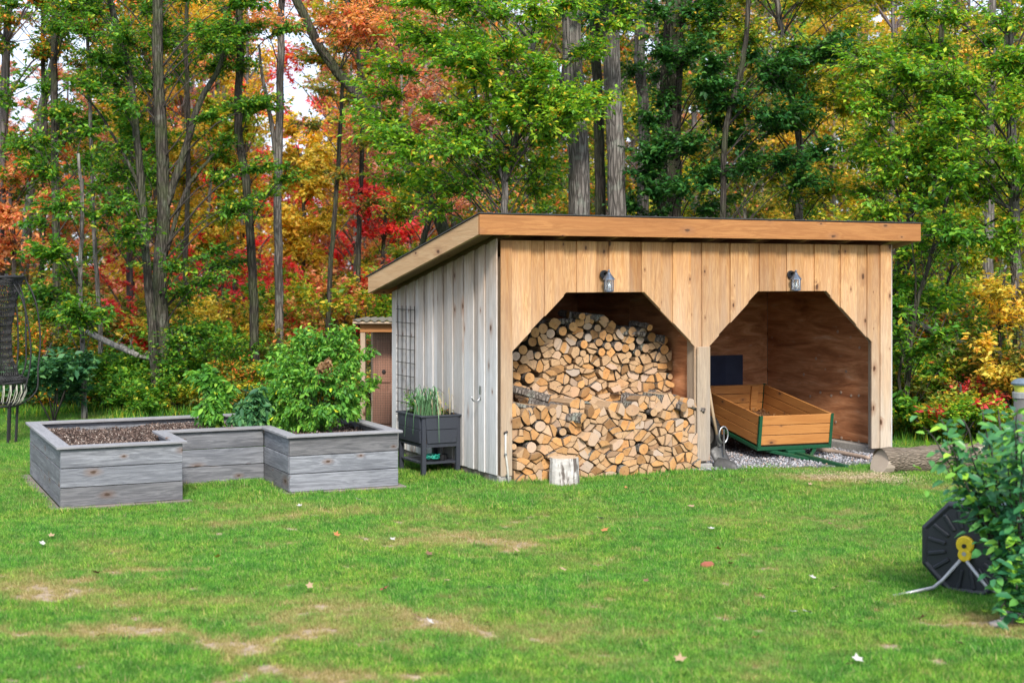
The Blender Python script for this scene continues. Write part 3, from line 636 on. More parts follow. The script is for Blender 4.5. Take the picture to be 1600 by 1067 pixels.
def fill(stack, inside, x0, x1, z0, z1, yface, dmin, pround):
    pts = seeds(inside, x0, x1, z0, z1, dmin)
    for i, (x, z, d) in enumerate(pts):
        az = AZ(z); nb = [q for j, q in enumerate(pts) if j != i and abs(q[0]-x) < .45 and abs(q[1]-z) < .45]
        cell = [((-.25,-.25),0),((.25,-.25),0),((.25,.25),0),((-.25,.25),0)]
        for q in nb:
            dx, dz = q[0]-x, (q[1]-z)*az; L = math.hypot(dx, dz); cell = clip(cell, dx/L, dz/L, L/2*.995)
            if len(cell) < 3: break
        cell = [((p[0], p[1]/az), f_) for p, f_ in cell]
        cell = clip(cell, 0, -1, max(z-0.0, .01))
        cell = clip(cell, -1, 0, max(x-x0, .01)); cell = clip(cell, 1, 0, max(x1-x, .01))
        for k8 in range(8):
            a8 = math.pi*k8/4+random.uniform(-.2, .2)
            if len(cell) > 2: cell = clip(cell, math.cos(a8), math.sin(a8), d*.80)
        if len(cell) < 3: continue
        rmin = 9
        for a in range(len(cell)):
            p, q = cell[a][0], cell[(a+1) % len(cell)][0]; ex, ez = q[0]-p[0], q[1]-p[1]; L = math.hypot(ex, ez) or 1e-6
            rmin = min(rmin, abs(p[0]*ez-p[1]*ex)/L)
        yf = yface+random.uniform(-.035, .03); ln = random.uniform(.36, .42)
        yf += (.16*z-.09) if stack == 'front' else 0
        yaw = random.uniform(-.05, .05); pit = random.uniform(-.04, .04)
        if random.random() < pround(x, z):
            r = max(rmin*1.06, .03); ph = random.random()*6; e = random.uniform(.88, 1.05)
            poly = [((r*(1+.04*math.sin(2*a+ph))*math.cos(a), r*e*(1+.04*math.sin(3*a+ph))*math.sin(a)), 0) for a in [2*math.pi*k/12 for k in range(12)]]
            make_log(x, z, poly, yf, ln, stack, 'round', yaw, pit); continue
        # split wood: the free cell itself, shrunk a little, sometimes with a curved bark side
        m = len(cell); c0 = (sum(p[0][0] for p in cell)/m, sum(p[0][1] for p in cell)/m)
        g = random.uniform(.89, .965); outl = [((c0[0]+(p[0][0]-c0[0])*g, c0[1]+(p[0][1]-c0[1])*g), 1) for p in cell]
        area = abs(sum(outl[k][0][0]*outl[(k+1) % m][0][1]-outl[k][0][1]*outl[(k+1) % m][0][0] for k in range(m)))/2
        def arc(pl):                       # bulge one or two long sides into a bark arc
            q = []; n_ = len(pl); Ls = [math.dist(pl[k][0], pl[(k+1) % n_][0]) for k in range(n_)]; big = max(range(n_), key=lambda k: Ls[k]*random.uniform(.7, 1))
            for k in range(n_):
                p, e = pl[k][0], pl[(k+1) % n_][0]; L = Ls[k]
                if L < .012 and n_-k > 1 and len(q)+n_-k > 4: continue
                if k == big and random.random() < .75:
                    nx, nz = (e[1]-p[1])/L, -(e[0]-p[0])/L
                    if nx*(p[0]-c0[0])+nz*(p[1]-c0[1]) < 0: nx, nz = -nx, -nz
                    bul = L*random.uniform(.03, .14); q.append((p, 0))
                    for t in (.25, .5, .75): w_ = math.sin(math.pi*t)*bul; q.append(((p[0]+(e[0]-p[0])*t+nx*w_, p[1]+(e[1]-p[1])*t+nz*w_), 0))
                else: q.append((p, 1))
            return q
        ox, oz = c0[0]+random.uniform(-.25, .25)*d*.4, c0[1]+random.uniform(-.25, .25)*d*.4
        np_ = 1 if area < .0070 else 2 if area < .0135 else 3 if area < .024 else random.choice([3, 4])
        a0 = random.random()*6.28; cutsA = sorted((a0+2*math.pi*(k+random.uniform(-.22, .22))/np_) % (2*math.pi) for k in range(np_))
        for k in range(np_):
            pl = outl; a1, a2 = cutsA[k], cutsA[(k+1) % np_]+(2*math.pi if k == np_-1 else 0)
            if np_ == 2:
                sg = 1 if k == 0 else -1; nx, nz = -math.sin(a0)*sg, math.cos(a0)*sg; pl = clip(pl, nx, nz, nx*ox+nz*oz-.0035)
            elif np_ > 2:
                nx, nz = math.sin(a1), -math.cos(a1); pl = clip(pl, nx, nz, nx*ox+nz*oz-.003)
                if len(pl) > 2: nx, nz = -math.sin(a2), math.cos(a2); pl = clip(pl, nx, nz, nx*ox+nz*oz-.003)
            if len(pl) < 3: continue
            m = len(pl); ar = abs(sum(pl[q][0][0]*pl[(q+1) % m][0][1]-pl[q][0][1]*pl[(q+1) % m][0][0] for q in range(m)))/2
            if ar < .0011: continue
            c0 = (sum(p[0][0] for p in pl)/m, sum(p[0][1] for p in pl)/m); rt_ = random.uniform(-.07, .07); cr_, sr_ = math.cos(rt_)*.98, math.sin(rt_)*.98
            pl = [((c0[0]+(p[0]-c0[0])*cr_-(p[1]-c0[1])*sr_, c0[1]+(p[0]-c0[0])*sr_+(p[1]-c0[1])*cr_), f_) for p, f_ in pl]
            make_log(x, z, arc(pl), yf+random.uniform(-.022, .022), ln, stack, 'half' if np_ > 1 else 'chunk', yaw+random.uniform(-.03, .03), pit)
def front_top(x): return .70+.03*math.sin(x*5)+.05*max(0, (x-1.6))
YR = .47
rt = [(s_of(p, YR), z_of(p, q, YR)) for p, q in [(797,532),(815,520),(850,508),(880,500),(915,494),(950,498),(985,508),(1015,516),(1040,522),(1048,545),(1052,580),(1060,640)]]
def rear_top(x):
    for (a, za), (b, zb) in zip(rt, rt[1:]):
        if a <= x <= b: return za+(x-a)/(b-a)*(zb-za)
    return rt[0][1] if x < rt[0][0] else 0
xl, xr = O1['l']-.0, O1['r']-.005
fill('front', lambda x, z: .04 < z < front_top(x)-.03, xl, xr, 0, 1.0, -.02, lambda p: random.choice([.115,.14,.165,.195]), lambda x, z: .04 if z < .45 else .12)
xr2 = rt[-2][0]
fill('rear', lambda x, z: .62 < z < rear_top(x)-.03, xl-.02, min(DIV-.03, xr2), 0, 1.75, YR, lambda p: random.choice([.085,.10,.12]) if p[1] > 1.12 else random.choice([.12,.145,.17,.20]), lambda x, z: .55 if z > 1.17 else .04)
# loose logs thrown across the top of the front pile and on the rear one
def loose(px, py, y, ang, ln, r, tilt=0, split=True, extra=''):
    x, z = s_of(px, y), z_of(px, py, y); nn = 9; ph = random.random()*6
    pl = [((r*(1+.12*math.sin(2*a+ph))*math.cos(a), r*.9*math.sin(a)), 0) for a in [2*math.pi*k/nn for k in range(nn)]]
    if split: pl = clip(pl, math.cos(ph), math.sin(ph), r*.25)
    n = len(pl); rings = []; k = 5
    for i in range(k):
        t = i/(k-1); b = random.uniform(-.006, .006)
        rings += [(p[0]*(1+random.uniform(-.06, .06))+b, -ln/2+ln*t, p[1]*(1+random.uniform(-.06, .06))+b) for p, _ in pl]
    fs = [tuple(range(n)), tuple(range(k*n-1, (k-1)*n-1, -1))]; ms = [0, 0]
    for i in range(k-1):
        for j in range(n): fs.append((i*n+j, (i+1)*n+j, (i+1)*n+(j+1) % n, i*n+(j+1) % n)); ms.append(1 if pl[j][1] else 2)
    mb = MB(); mb.v = rings; mb.f = fs; mb.m = ms
    o = mb.build('firewood_log', [M['log_end'], M['log_split'], M['log_bark']], smooth=False)
    o.location = shp(x, y, z); o.rotation_euler = (R(tilt), 0, TH+R(ang))
    tag(o, extra, 'firewood log', 'loose logs lying on top of the woodpiles')
top = [(812,632,.1,70,.30,.045,'short split log lying along the left end of the ledge'),(838,640,.12,-62,.42,.05,'pale split log slanting across the ledge near the left jamb'),
 (860,636,.2,62,.46,.055,'dark barked log slanting across the ledge, left of centre'),(885,652,.05,30,.4,.05,'split log pointing outward below the dark barked one'),
 (905,640,.16,-48,.4,.06,'broad split log turned sideways on the ledge at its centre'),(925,646,.14,60,.42,.05,'bark-covered half log slanting down in mid ledge'),
 (955,636,.22,55,.44,.045,'thin dark log slanting across the ledge, right of centre'),(968,648,.12,50,.46,.05,'pale split log slanting across the ledge, right of centre'),
 (985,640,.12,-30,.36,.055,'split log with torn grain on the ledge beside two dark ones'),(998,628,.22,24,.38,.075,'thick barked round log resting on the ledge right of centre'),
 (1020,634,.16,-20,.36,.06,'curved barked split log near the right end of the ledge'),(1036,622,.20,18,.36,.055,'barked log above the right end of the ledge'),
 (1062,626,.05,58,.42,.035,'pale split stick pointing out over the right post'),(1074,632,.02,64,.38,.03,'lowest pale stick pointing out past the right post'),
 (1050,632,.08,10,.36,.045,'small round log beside the pale sticks'),(830,616,.3,50,.4,.045,'grey split log against the rear pile at left'),
 (915,495,.55,80,.4,.045,'dark gnarled log lying crosswise on the top of the rear pile'),(985,520,.5,72,.30,.045,'barked log lying crosswise near the top of the rear pile'),
 (868,503,.56,60,.35,.035,'thin branch log lying crosswise at the top left of the rear pile'),(1020,528,.5,62,.25,.05,'barked log lying crosswise at the top right of the rear pile'),
 (893,492,.6,5,.38,.04,'single round log perched on the highest point of the rear pile'),(1001,508,.5,0,.38,.036,'small round log perched right of the rear pile top')]
for i, (px, py, y, ang, ln, r, lab) in enumerate(top):
    loose(px, py, y, ang+random.uniform(-4, 4), ln, r*(1.2 if i < 16 else 1), (random.uniform(10, 22) if (i < 16 and ang > 40) else random.uniform(-5, 8)), split=(i % 3 != 2 and i < 16), extra=lab)
def fold_small_logs(limit):
    ALLLOGS.sort(key=lambda q: -q[0]); keep, rest = ALLLOGS[:limit], ALLLOGS[limit:]
    for a_, cx, cz, lab, o in keep: LOGS.setdefault(lab, []).append((cx, o))
    V, Fs, Ms = [], [], []
    for a_, cx, cz, lab, o in rest:
        mx = Matrix.LocRotScale(o.location, o.rotation_euler.to_quaternion(), None); b = len(V); V += [tuple(mx @ v.co-SH) for v in o.data.vertices]
        for p in o.data.polygons: Fs.append(tuple(i+b for i in p.vertices)); Ms.append(p.material_index)
        me = o.data; bpy.data.objects.remove(o); bpy.data.meshes.remove(me)
    if V:
        mb = MB(); mb.v = V; mb.f = Fs; mb.m = Ms; o = mb.build('firewood', [M['log_end_small'], M['log_split'], M['log_bark']]); o.location = SH
        tag(o, 'smaller splits and thin sticks filling gaps between the logs in the left bay', 'firewood', kind='stuff')
fold_small_logs(275)
ORD = ['leftmost', 'second from left', 'third from left', 'fourth from left', 'fifth from left', 'sixth from left', 'seventh from left', 'eighth from left', 'ninth from left', 'tenth from left', 'eleventh from left', 'twelfth from left']
for lab, lst in LOGS.items():
    if len(lst) > 1:
        lst.sort(key=lambda q: q[0])
        for k, (_, o) in enumerate(lst): o['label'] = ('left' if k == 0 else 'right')+' one: '+lab if len(lst) == 2 else ORD[min(k, 11)]+': '+lab
print('firewood', FW[0])
def stump():
    g = gnd(881, 760); r = .135; mb = MB(); n = 20; rr = random.Random(3); k = 6
    for i in range(k):
        z = .29*i/(k-1)
        for j in range(n):
            a = 2*math.pi*j/n; q = r*(1+.05*math.sin(3*a+1)+.03*math.sin(7*a)+rr.uniform(-.02, .02))*(1.06-.08*i/k); mb.v.append((q*math.cos(a), q*math.sin(a), z-.01))
    for i in range(k-1):
        for j in range(n): mb.f.append((i*n+j, i*n+(j+1) % n, (i+1)*n+(j+1) % n, (i+1)*n+j)); mb.m.append(0)
    root = empty('stump', g, 'short upright white-barked log stood on end before the woodpile', 'log', rz=0)
    mb.build('bark', M['birch'], root)
    cap = MB(); cap.v = [(v[0], v[1], v[2]) for v in mb.v[(k-1)*n:]]; cap.f = [tuple(range(n))]; cap.m = [0]
    c = cap.build('cut_face', M['log_end_big'], root)
stump()

# ------------------------------------------------------------------ things on and around the shed
def lantern(px, lab):
    s = s_of(px, -.1); z = ZOT+.02
    L = 1; o = empty('wall_lantern', shp(s, -.045, z), lab, 'wall lamp', 'wall lanterns over the shed openings', TH)
    o.scale = (.98, .98, .92)
    # local: y negative is out from the wall; bracket sits to the left of the lamp as seen
    MB().tube([(-.01, 0, .17), (-.01, -.02, .17)], .05, 16).build('wall_plate', M['black_metal'], o, smooth=False, bevel=.003)
    MB().tube([(-.01, -.02, .18), (-.008, -.05, .20), (0, -.085, .195)], .012, 8).build('arm', M['black_metal'], o, smooth=True)
    yc = -.085
    MB().lathe([(.006, .20), (.016, .195), (.02, .18), (.062, .125), (.064, .115), (.0, .115)], 12, (0, yc, 0)).build('cap', M['lantern'], o)
    MB().lathe([(.01, .225), (.012, .21), (.006, .20)], 8, (0, yc, 0)).build('finial', M['lantern'], o)
    MB().lathe([(.046, .114), (.046, -.0), (.043, -.0), (.043, .114)], 8, (0, yc, 0)).build('glass', M['glass'], o)
    for k in range(8):
        a = 2*math.pi*k/8; MB().tube([(.048*math.cos(a), yc+.048*math.sin(a), -.004), (.048*math.cos(a), yc+.048*math.sin(a), .116)], .0035, 4).build('frame_bar', M['lantern'], o)
    MB().lathe([(.050, .006), (.050, -.012), (.02, -.018)], 12, (0, yc, 0)).build('base_ring', M['lantern'], o)
    MB().lathe([(.012, .10), (.014, .07), (.022, .05), (.020, .03), (.006, .02)], 10, (0, yc, 0)).build('bulb', M['bulb'], o, smooth=True)
lantern(949, 'pewter wall lantern with glass cage above the woodpile opening')
lantern(1241, 'pewter wall lantern with glass cage above the trailer bay opening')

def trellis():
    o = empty('wire_trellis', shp(-.075, 2.14, 0), 'tall dark wire trellis grid fixed to the weathered side wall', 'trellis', rz=TH)
    for k in range(5):
        y = -.24+k*.115; MB().tube([(0, y, .40), (0, y, 1.68)], .0045, 5).build('upright_wire', M['rust_wire'], o)
    for k in range(9):
        z = .48+k*.145; MB().tube([(-.008, -.27, z), (-.008, .25, z)], .004, 5).build('cross_wire', M['rust_wire'], o)
trellis()
def wall_hook():
    o = empty('wall_hook', shp(-.062, .30, .80), 'small shiny hook screwed to the side wall near the front corner', 'hook', rz=TH)
    MB().box(-.006, 0, -.015, .015, .0, .13).build('plate', M['chrome'], o)
    MB().tube([(-.006, 0, .04)]+[(-.05-.045*math.cos(a), -.0, .03-.05*math.sin(a)) for a in np.linspace(0, math.pi, 9)][::-1], .007, 6).build('curl', M['chrome'], o, smooth=True)
wall_hook()
def conduit():
    g = shp(s_of(790, -.09), -.09, 0); o = empty('standpipe', g, 'thin pale pipe rising from the grass at the shed front left corner', 'pipe', rz=TH)
    MB().tube([(.03, -.02, -.02), (.02, 0, .18), (.0, .0, .32), (0, .0, .50)], .010, 8).build('pipe', M['pvc'], o, smooth=True)
    for z in (.10, .30): MB().tube([(.018 if z < .2 else 0, 0, z-.008), (.018 if z < .2 else 0, 0, z+.008)], .015, 8).build('clamp', M['chrome'], o)
    MB().tube([(-.015, 0, .50), (.02, 0, .515)], .012, 8).build('elbow', M['rust_wire'], o)
conduit()

def tapered_panel(x0, x1, y0, y1, z0, z1, inset):  # thick box wider at the top
    v = [(x0+inset, y0+inset, z0), (x1-inset, y0+inset, z0), (x1-inset, y1-inset, z0), (x0+inset, y1-inset, z0), (x0, y0, z1), (x1, y0, z1), (x1, y1, z1), (x0, y1, z1)]
    return v
def planter():
    wL, dL = .42, .62; base = shp(0, .76)-U*(wL+.06); base.z = 0
    o = empty('raised_planter', base, 'charcoal plastic raised planter on legs against the weathered side wall', 'planter', rz=TH)
    m = M['planter']
    for x in (.0, wL-.045):
        for y in (0, dL-.05):
            MB().box(x, x+.045, y, y+.05, -.01, .60 if x < .1 or y > .1 else .60).build('leg', m, o, bevel=.005)
    i = .035
    # four box walls, each of two boards
    for k, (z0, z1) in enumerate(((.335, .468), (.472, .60))):
        f0 = i*(1-(z0-.335)/.265)*.6; f1 = i*(1-(z1-.335)/.265)*.6
        for nm, y0 in (('end', -.012), ('end', dL-.008)):
            MB().add([(.03+f0, y0, z0), (wL-.03-f0, y0, z0), (wL-.03-f0, y0+.02, z0), (.03+f0, y0+.02, z0), (.03+f1, y0, z1), (wL-.03-f1, y0, z1), (wL-.03-f1, y0+.02, z1), (.03+f1, y0+.02, z1)],
                     [(0,3,2,1),(4,5,6,7),(0,1,5,4),(1,2,6,5),(2,3,7,6),(3,0,4,7)]).build('box_panel', m, o, bevel=.003)
        for x0 in (-.012, wL-.008):
            MB().box(x0, x0+.02, .04, dL-.04, z0, z1).build('box_panel', m, o, bevel=.003)
    MB().box(-.022, wL+.022, -.022, .012, .597, .615).build('rim', m, o, bevel=.003); MB().box(-.022, wL+.022, dL-.012, dL+.022, .597, .615).build('rim', m, o, bevel=.003)
    MB().box(-.022, .012, .014, dL-.014, .597, .615).build('rim', m, o, bevel=.003); MB().box(wL-.012, wL+.022, .014, dL-.014, .597, .615).build('rim', m, o, bevel=.003)
    MB().box(.01, wL-.01, .01, dL-.01, .33, .56).build('soil', M['soil'], o)
    for x in (.002, wL-.030): MB().box(x, x+.028, .05, dL-.05, .295, .334).build('apron', m, o)
    for y in (.002, dL-.030): MB().box(.045, wL-.045, y, y+.028, .295, .334).build('apron', m, o)
    for k in range(4): MB().box(.012, wL-.012, .03+k*.145, .155+k*.145, .125, .145).build('shelf_slat', m, o, bevel=.002)
    return o, base
PL, PLB = planter()
def rope():
    mb = MB(); pts = []
    rr = random.Random(4)
    for i in range(60): a = i*.55; pts.append((.085*math.cos(a)*rr.uniform(.5, 1), .06*math.sin(a)*rr.uniform(.6, 1), .02+.045*rr.random()))
    mb.tube(pts, .007, 5); o = mb.build('coiled_cord', M['teal'], smooth=True); o.location = PLB+U*.15+W*.12+Vector((0, 0, .15)); tag(o, 'tangle of teal green cord on the planter lower shelf', 'cord')
    for k, (a_, b_, c_) in enumerate([(.27, .12, .030), (.32, .16, .026)]):
        mb = MB(); mb.lathe([(.012, 0), (c_, .004), (c_*1.15, .05), (c_, .055)], 12); o = mb.build('small_pot', M['black_metal']); o.location = PLB+U*a_+W*b_+Vector((0, 0, .146)); tag(o, ['small dark pot beside the cord on the planter shelf', 'smaller dark pot at the shelf end, nearest the wall'][k], 'plant pot')
rope()

# ------------------------------------------------------------------ foliage engine
def leaf_arrays(P_, N_, T_, size, ratio=.55, fold=.25, six=False):
    """P base points, N normals, T tip directions -> vertices of folded leaves"""
    P_, N_, T_ = map(np.asarray, (P_, N_, T_)); n = len(P_)
    T_ = T_/np.linalg.norm(T_, axis=1, keepdims=True); S = np.cross(N_, T_); S /= np.linalg.norm(S, axis=1, keepdims=True)+1e-9
    Nn = np.cross(T_, S); size = np.asarray(size).reshape(-1, 1)*np.ones((n, 1))
    hw = size*ratio*.5
    if six:
        V = np.stack([P_, P_+T_*size*.30+S*hw*.85+Nn*hw*fold, P_+T_*size*.68+S*hw*.75+Nn*hw*fold*.6-Nn*size*.05, P_+T_*size-Nn*size*.14,
                      P_+T_*size*.68-S*hw*.75+Nn*hw*fold*.6-Nn*size*.05, P_+T_*size*.30-S*hw*.85+Nn*hw*fold], 1)
        f = np.array([(0, 1, 2, 3), (0, 3, 4, 5)])
    else:
        V = np.stack([P_, P_+T_*size*.42+S*hw+Nn*hw*fold, P_+T_*size-Nn*size*.1, P_+T_*size*.42-S*hw+Nn*hw*fold], 1)
        f = np.array([(0, 1, 2), (0, 2, 3)])
    k = V.shape[1]
    return V.reshape(-1, 3), (f[None]+(np.arange(n)*k)[:, None, None]).reshape(-1, f.shape[1]), k
def unit(n):
    v = rng.normal(size=(n, 3)); return v/np.linalg.norm(v, axis=1, keepdims=True)
def sprays(c, Rv, n, hub, per=12, tw=.35, size=.085, droop=.25, flat=.6):
    """leaves along twigs that fan out from a hub through an ellipsoid; returns leaf arrays and twig segments"""
    m = max(3, n//per); d = unit(m); rad = rng.random(m)**.42
    per = int(round(per*LD))
    tips = np.asarray(c)+d*rad[:, None]*np.asarray(Rv)
    hub = np.asarray(hub); start = tips-(tips-hub)/np.maximum(np.linalg.norm(tips-hub, axis=1, keepdims=True), 1e-6)*tw*rng.uniform(.8, 1.5, (m, 1))
    tk = np.repeat(np.arange(m), per); t = rng.uniform(.05, 1.08, m*per)
    dirn = (tips-start)[tk]; P_ = start[tk]+dirn*t[:, None]+rng.normal(0, .018, (m*per, 3)); dirn = dirn/np.linalg.norm(dirn, axis=1, keepdims=True)
    side = unit(m*per); side[:, 2] *= .35
    T_ = dirn*.55+side*.9; T_[:, 2] -= droop*rng.uniform(.2, 1.6, m*per)
    N_ = unit(m*per)*.55; N_[:, 2] += flat*1.4
    sz = size*np.repeat(rng.uniform(.75, 1.2, m), per)*rng.uniform(.5, 1.3, m*per)
    return P_, N_, T_, sz, start, tips
def seg_tubes(A, B, r0, r1, name, mat, sides=3):
    n = len(A); A = np.asarray(A); B = np.asarray(B); d = B-A; d /= np.maximum(np.linalg.norm(d, axis=1, keepdims=True), 1e-6)
    x = np.cross(d, np.array([.3, .2, .93])); x /= np.linalg.norm(x, axis=1, keepdims=True)+1e-9; y = np.cross(d, x)
    r0 = np.asarray(r0).reshape(-1, 1)*np.ones((n, 1)); r1 = np.asarray(r1).reshape(-1, 1)*np.ones((n, 1)); V = []
    for P0, r in ((A, r0), (B, r1)):
        for k in range(sides): a = 2*math.pi*k/sides; V.append(P0+x*math.cos(a)*r+y*math.sin(a)*r)
    V = np.stack(V, 1); f = np.array([(k, (k+1) % sides, (k+1) % sides+sides, k+sides) for k in range(sides)])
    return V.reshape(-1, 3), (f[None]+(np.arange(n)*2*sides)[:, None, None]).reshape(-1, 4)
NLEAF = [0]
LD = 2.1
def foliage(root, base, clusters, mat, size, name='crown', per=12, droop=.25, flat=.6, hubs=None, twr=.004, tw=.35, six=False, ratio=.55, twigmat='twig', tintf=None):
    """clusters: (center, Rvec, n, hub)"""
    Ps, Ns, Ts, Ss, A, B = [], [], [], [], [], []
    for c, Rv, n, hub in clusters:
        p, nn, t, s_, a_, b_ = sprays(c, Rv, n, hub, per, tw, size, droop, flat); Ps.append(p); Ns.append(nn); Ts.append(t); Ss.append(s_); A.append(a_); B.append(b_)
        # secondary twigs joining spray starts to the hub
        k = max(2, len(a_)//5); idx = rng.choice(len(a_), k, replace=False); A.append(np.repeat(np.asarray(hub)[None], k, 0)); B.append(a_[idx])
    P_ = np.concatenate(Ps)-base; V, Fq, k = leaf_arrays(P_, np.concatenate(Ns), np.concatenate(Ts), np.concatenate(Ss), ratio=ratio, six=six)
    tint = rng.random(len(P_)); 
    if tintf is not None: tint = tintf(P_+base, tint)
    NLEAF[0] += len(P_)
    me = np_mesh(name, V, Fq, M[mat] if isinstance(mat, str) else mat, np.repeat(tint, k)); o = link(name, me, root); o['kind'] = 'stuff'
    V, Fq = seg_tubes(np.concatenate(A)-base, np.concatenate(B)-base, twr*1.5, twr*.5, 'twigs', None); link('twigs', np_mesh('twigs', V, Fq, M[twigmat]), root)['kind'] = 'stuff'
    return o
def smooth_path(pts, k=6, jit=.0, seed=0):
    pts = [Vector(p) for p in pts]; out = []; rr = random.Random(seed)
    if len(pts) == 2: pts = [pts[0], pts[0].lerp(pts[1], .5)+Vector((rr.uniform(-1, 1), rr.uniform(-1, 1), 0))*jit, pts[1]]
    n = len(pts)
    for i in range(n-1):
        p0, p1, p2, p3 = pts[max(i-1, 0)], pts[i], pts[i+1], pts[min(i+2, n-1)]
        for j in range(k):
            t = j/k; q = .5*((2*p1)+(p2-p0)*t+(2*p0-5*p1+4*p2-p3)*t*t+(3*p1-p0-3*p2+p3)*t**3)
            out.append(q+Vector((rr.uniform(-1, 1), rr.uniform(-1, 1), 0))*jit*.25)
    out.append(pts[-1]); return out
TSEED = [100]
def tree(name, label, cat, D, path, w, bark_, clusters=(), leaf='lf_green', size=.072, group=None, limbs=(), taper=.55, per=12, droop=.25, flat=.6, top=None, nlimb_r=.22, smoothn=5, jit=.04, sides=10, tw=.4, twigmat='twig', ratio=.55, dD=None):
    """path: pixel points of the trunk (first = base, put on the ground); w: trunk width in pixels at the base.
       clusters: (px, py, dD, R metres, leaf count); limbs: explicit ([pixel points], width px)"""
    TSEED[0] += 1; sd_ = TSEED[0]; ppm = F/D
    pts = [at(px, py, D+(dD[i] if dD else 0)) for i, (px, py) in enumerate(path)]; base = Vector((pts[0].x, pts[0].y, 0)); pts[0] = base.copy()
    if top is not None: pts.append(pts[-1]+(pts[-1]-pts[-2]).normalized()*top)
    root = empty(name, base, label, cat, group)
    sp = smooth_path(pts, smoothn, jit, sd_); n = len(sp); r0 = w/2/ppm
    rad = [r0*(1-(1-taper)*i/(n-1)) for i in range(n)]; rad[0] *= 1.25; 
    if n > 6: rad[1] *= 1.08
    MB().tube([p-base-(Vector((0, 0, .08)) if i == 0 else Vector()) for i, p in enumerate(sp)], rad, sides, jit=.06, seed=sd_).build('trunk', M[bark_], root, smooth=True)
    lm = MB(); lm2 = MB(); cl = []
    for lp, lw in limbs:
        q = [at(a, b, D+(c[0] if c else 0)) for a, b, *c in lp]; q = smooth_path(q, 4, .03, sd_+7); r = lw/2/ppm
        lm.tube([p-base for p in q], [r*(1-.6*i/(len(q)-1)) for i in range(len(q))], 7, jit=.05, seed=sd_)
    for px, py, dd, Rr, nl in clusters:
        c = at(px, py, D+dd); hd = math.hypot(c.x-base.x, c.y-base.y)
        cand = min(sp, key=lambda p: abs(p.z-(c.z-.55*((c-p).xy.length)-.2))+.02*abs(p.z))
        mid = cand.lerp(c, .5)+Vector((0, 0, .12*(c-cand).length)); q = smooth_path([cand, mid, c], 4, .05, sd_+int(px)); L = (c-cand).length
        r = max(.012, min(r0*.4, .012+.012*L))
        if L > .25: lm2.tube([p-base for p in q], [r*.5*(1-.75*i/(len(q)-1)) for i in range(len(q))], 5)
        cl.append((np.array(c), np.array([Rr, Rr, Rr*.55]), nl, np.array(q[-3])))
    if lm.v: lm.build('limbs', M[bark_], root, smooth=True)
    if lm2.v: lm2.build('branches', M[twigmat], root, smooth=True)['kind'] = 'stuff'
    if cl: foliage(root, np.array(base), cl, leaf, size, per=per, droop=droop, flat=flat, tw=tw, twigmat=twigmat, ratio=ratio)
    return root
def region(n, x0, x1, y0, y1, R0, R1, nl, dd=(-.8, .8), ex=None):
    out = []
    while len(out) < n:
        px, py = random.uniform(x0, x1), random.uniform(y0, y1)
        if ex and ex(px, py): continue
        out.append((px, py, random.uniform(*dd), random.uniform(R0, R1), nl))
    return out

# ---- layer one: the trees one can tell apart at the edge of the wood
G1 = None
tree('tree', 'tallest grey-barked tree at the left, mossy foot just behind the raised bed', 'tree', 21.2, [(262,640),(258,560),(250,440),(256,330),(252,200),(246,90),(248,-20)], 25, 'bark_moss',
     region(16, 130, 400, -60, 130, .35, .6, 420)+region(10, 190, 360, 400, 600, .3, .5, 300)+region(11, 270, 430, 150, 430, .25, .45, 260), 'lf_green', top=2.5, taper=.55,
     limbs=[([(256,330),(285,250),(312,160),(345,100),(352,20,.5)], 14), ([(258,400),(290,300),(322,255),(335,240)], 8)])
tree('tree', 'slimmer mossy tree leaning left beside the tallest grey one', 'tree', 20.9, [(247,642),(238,520),(228,400),(222,300),(212,200),(200,110),(168,-10)], 15, 'bark_moss',
     region(12, 60, 260, -50, 190, .3, .5, 320)+region(8, 120, 230, 220, 400, .3, .45, 260), 'lf_green', top=2, limbs=[([(222,300),(190,235),(150,170),(120,140)], 6)])
tree('tree', 'straight brown-barked tree with a bare fork, right of the tallest grey one', 'tree', 22.5, [(437,600),(436,450),(434,300),(437,180),(439,60),(441,-30)], 14, 'bark_grey',
     region(5, 380, 520, -90, 30, .3, .5, 260), 'lf_orange', top=2, taper=.7, limbs=[([(434,270),(424,190),(410,120),(404,70)], 9)])
tree('tree', 'dark crooked tree with ivy-like leaves climbing it, left of the forked one', 'tree', 21.5, [(399,625),(398,520),(393,400),(386,300),(372,200),(376,90),(372,-20)], 15, 'bark_dark',
     region(14, 330, 470, -30, 320, .25, .4, 200), 'lf_green', top=2, taper=.7)
tree('sapling', 'thin pale sapling with a leafy green crown at the left wood edge', 'tree', 19.8, [(131,640),(131,560),(124,450),(128,330),(122,240)], 9, 'bark_grey',
     region(16, 40, 215, 300, 500, .28, .45, 260)+region(5, 50, 200, 200, 300, .25, .4, 200), 'lf_green', size=.078)
tree('tree', 'slender dark tree standing behind the tomato plant', 'tree', 23.5, [(512,600),(513,500),(518,400),(527,280),(533,180),(540,60)], 9, 'bark_dark', region(8, 470, 610, 90, 330, .3, .45, 170), 'lf_olive', top=2)
tree('tree', 'dark tree leaning right from the top towards the shed roof', 'tree', 22.0, [(735,640),(715,480),(693,360),(662,300),(640,262),(604,196),(550,140),(500,75),(468,10)], 22, 'bark_dark',
     region(7, 420, 610, -70, 90, .35, .55, 330), 'lf_orange', top=1.5, taper=.6)
tree('tree', 'dark twisted stem rising behind the left end of the shed roof', 'tree', 21.0, [(625,640),(626,480),(655,395),(672,330),(668,290),(655,240)], 12, 'bark_dark', region(7, 600, 740, 260, 400, .25, .4, 220), 'lf_yellowgreen')
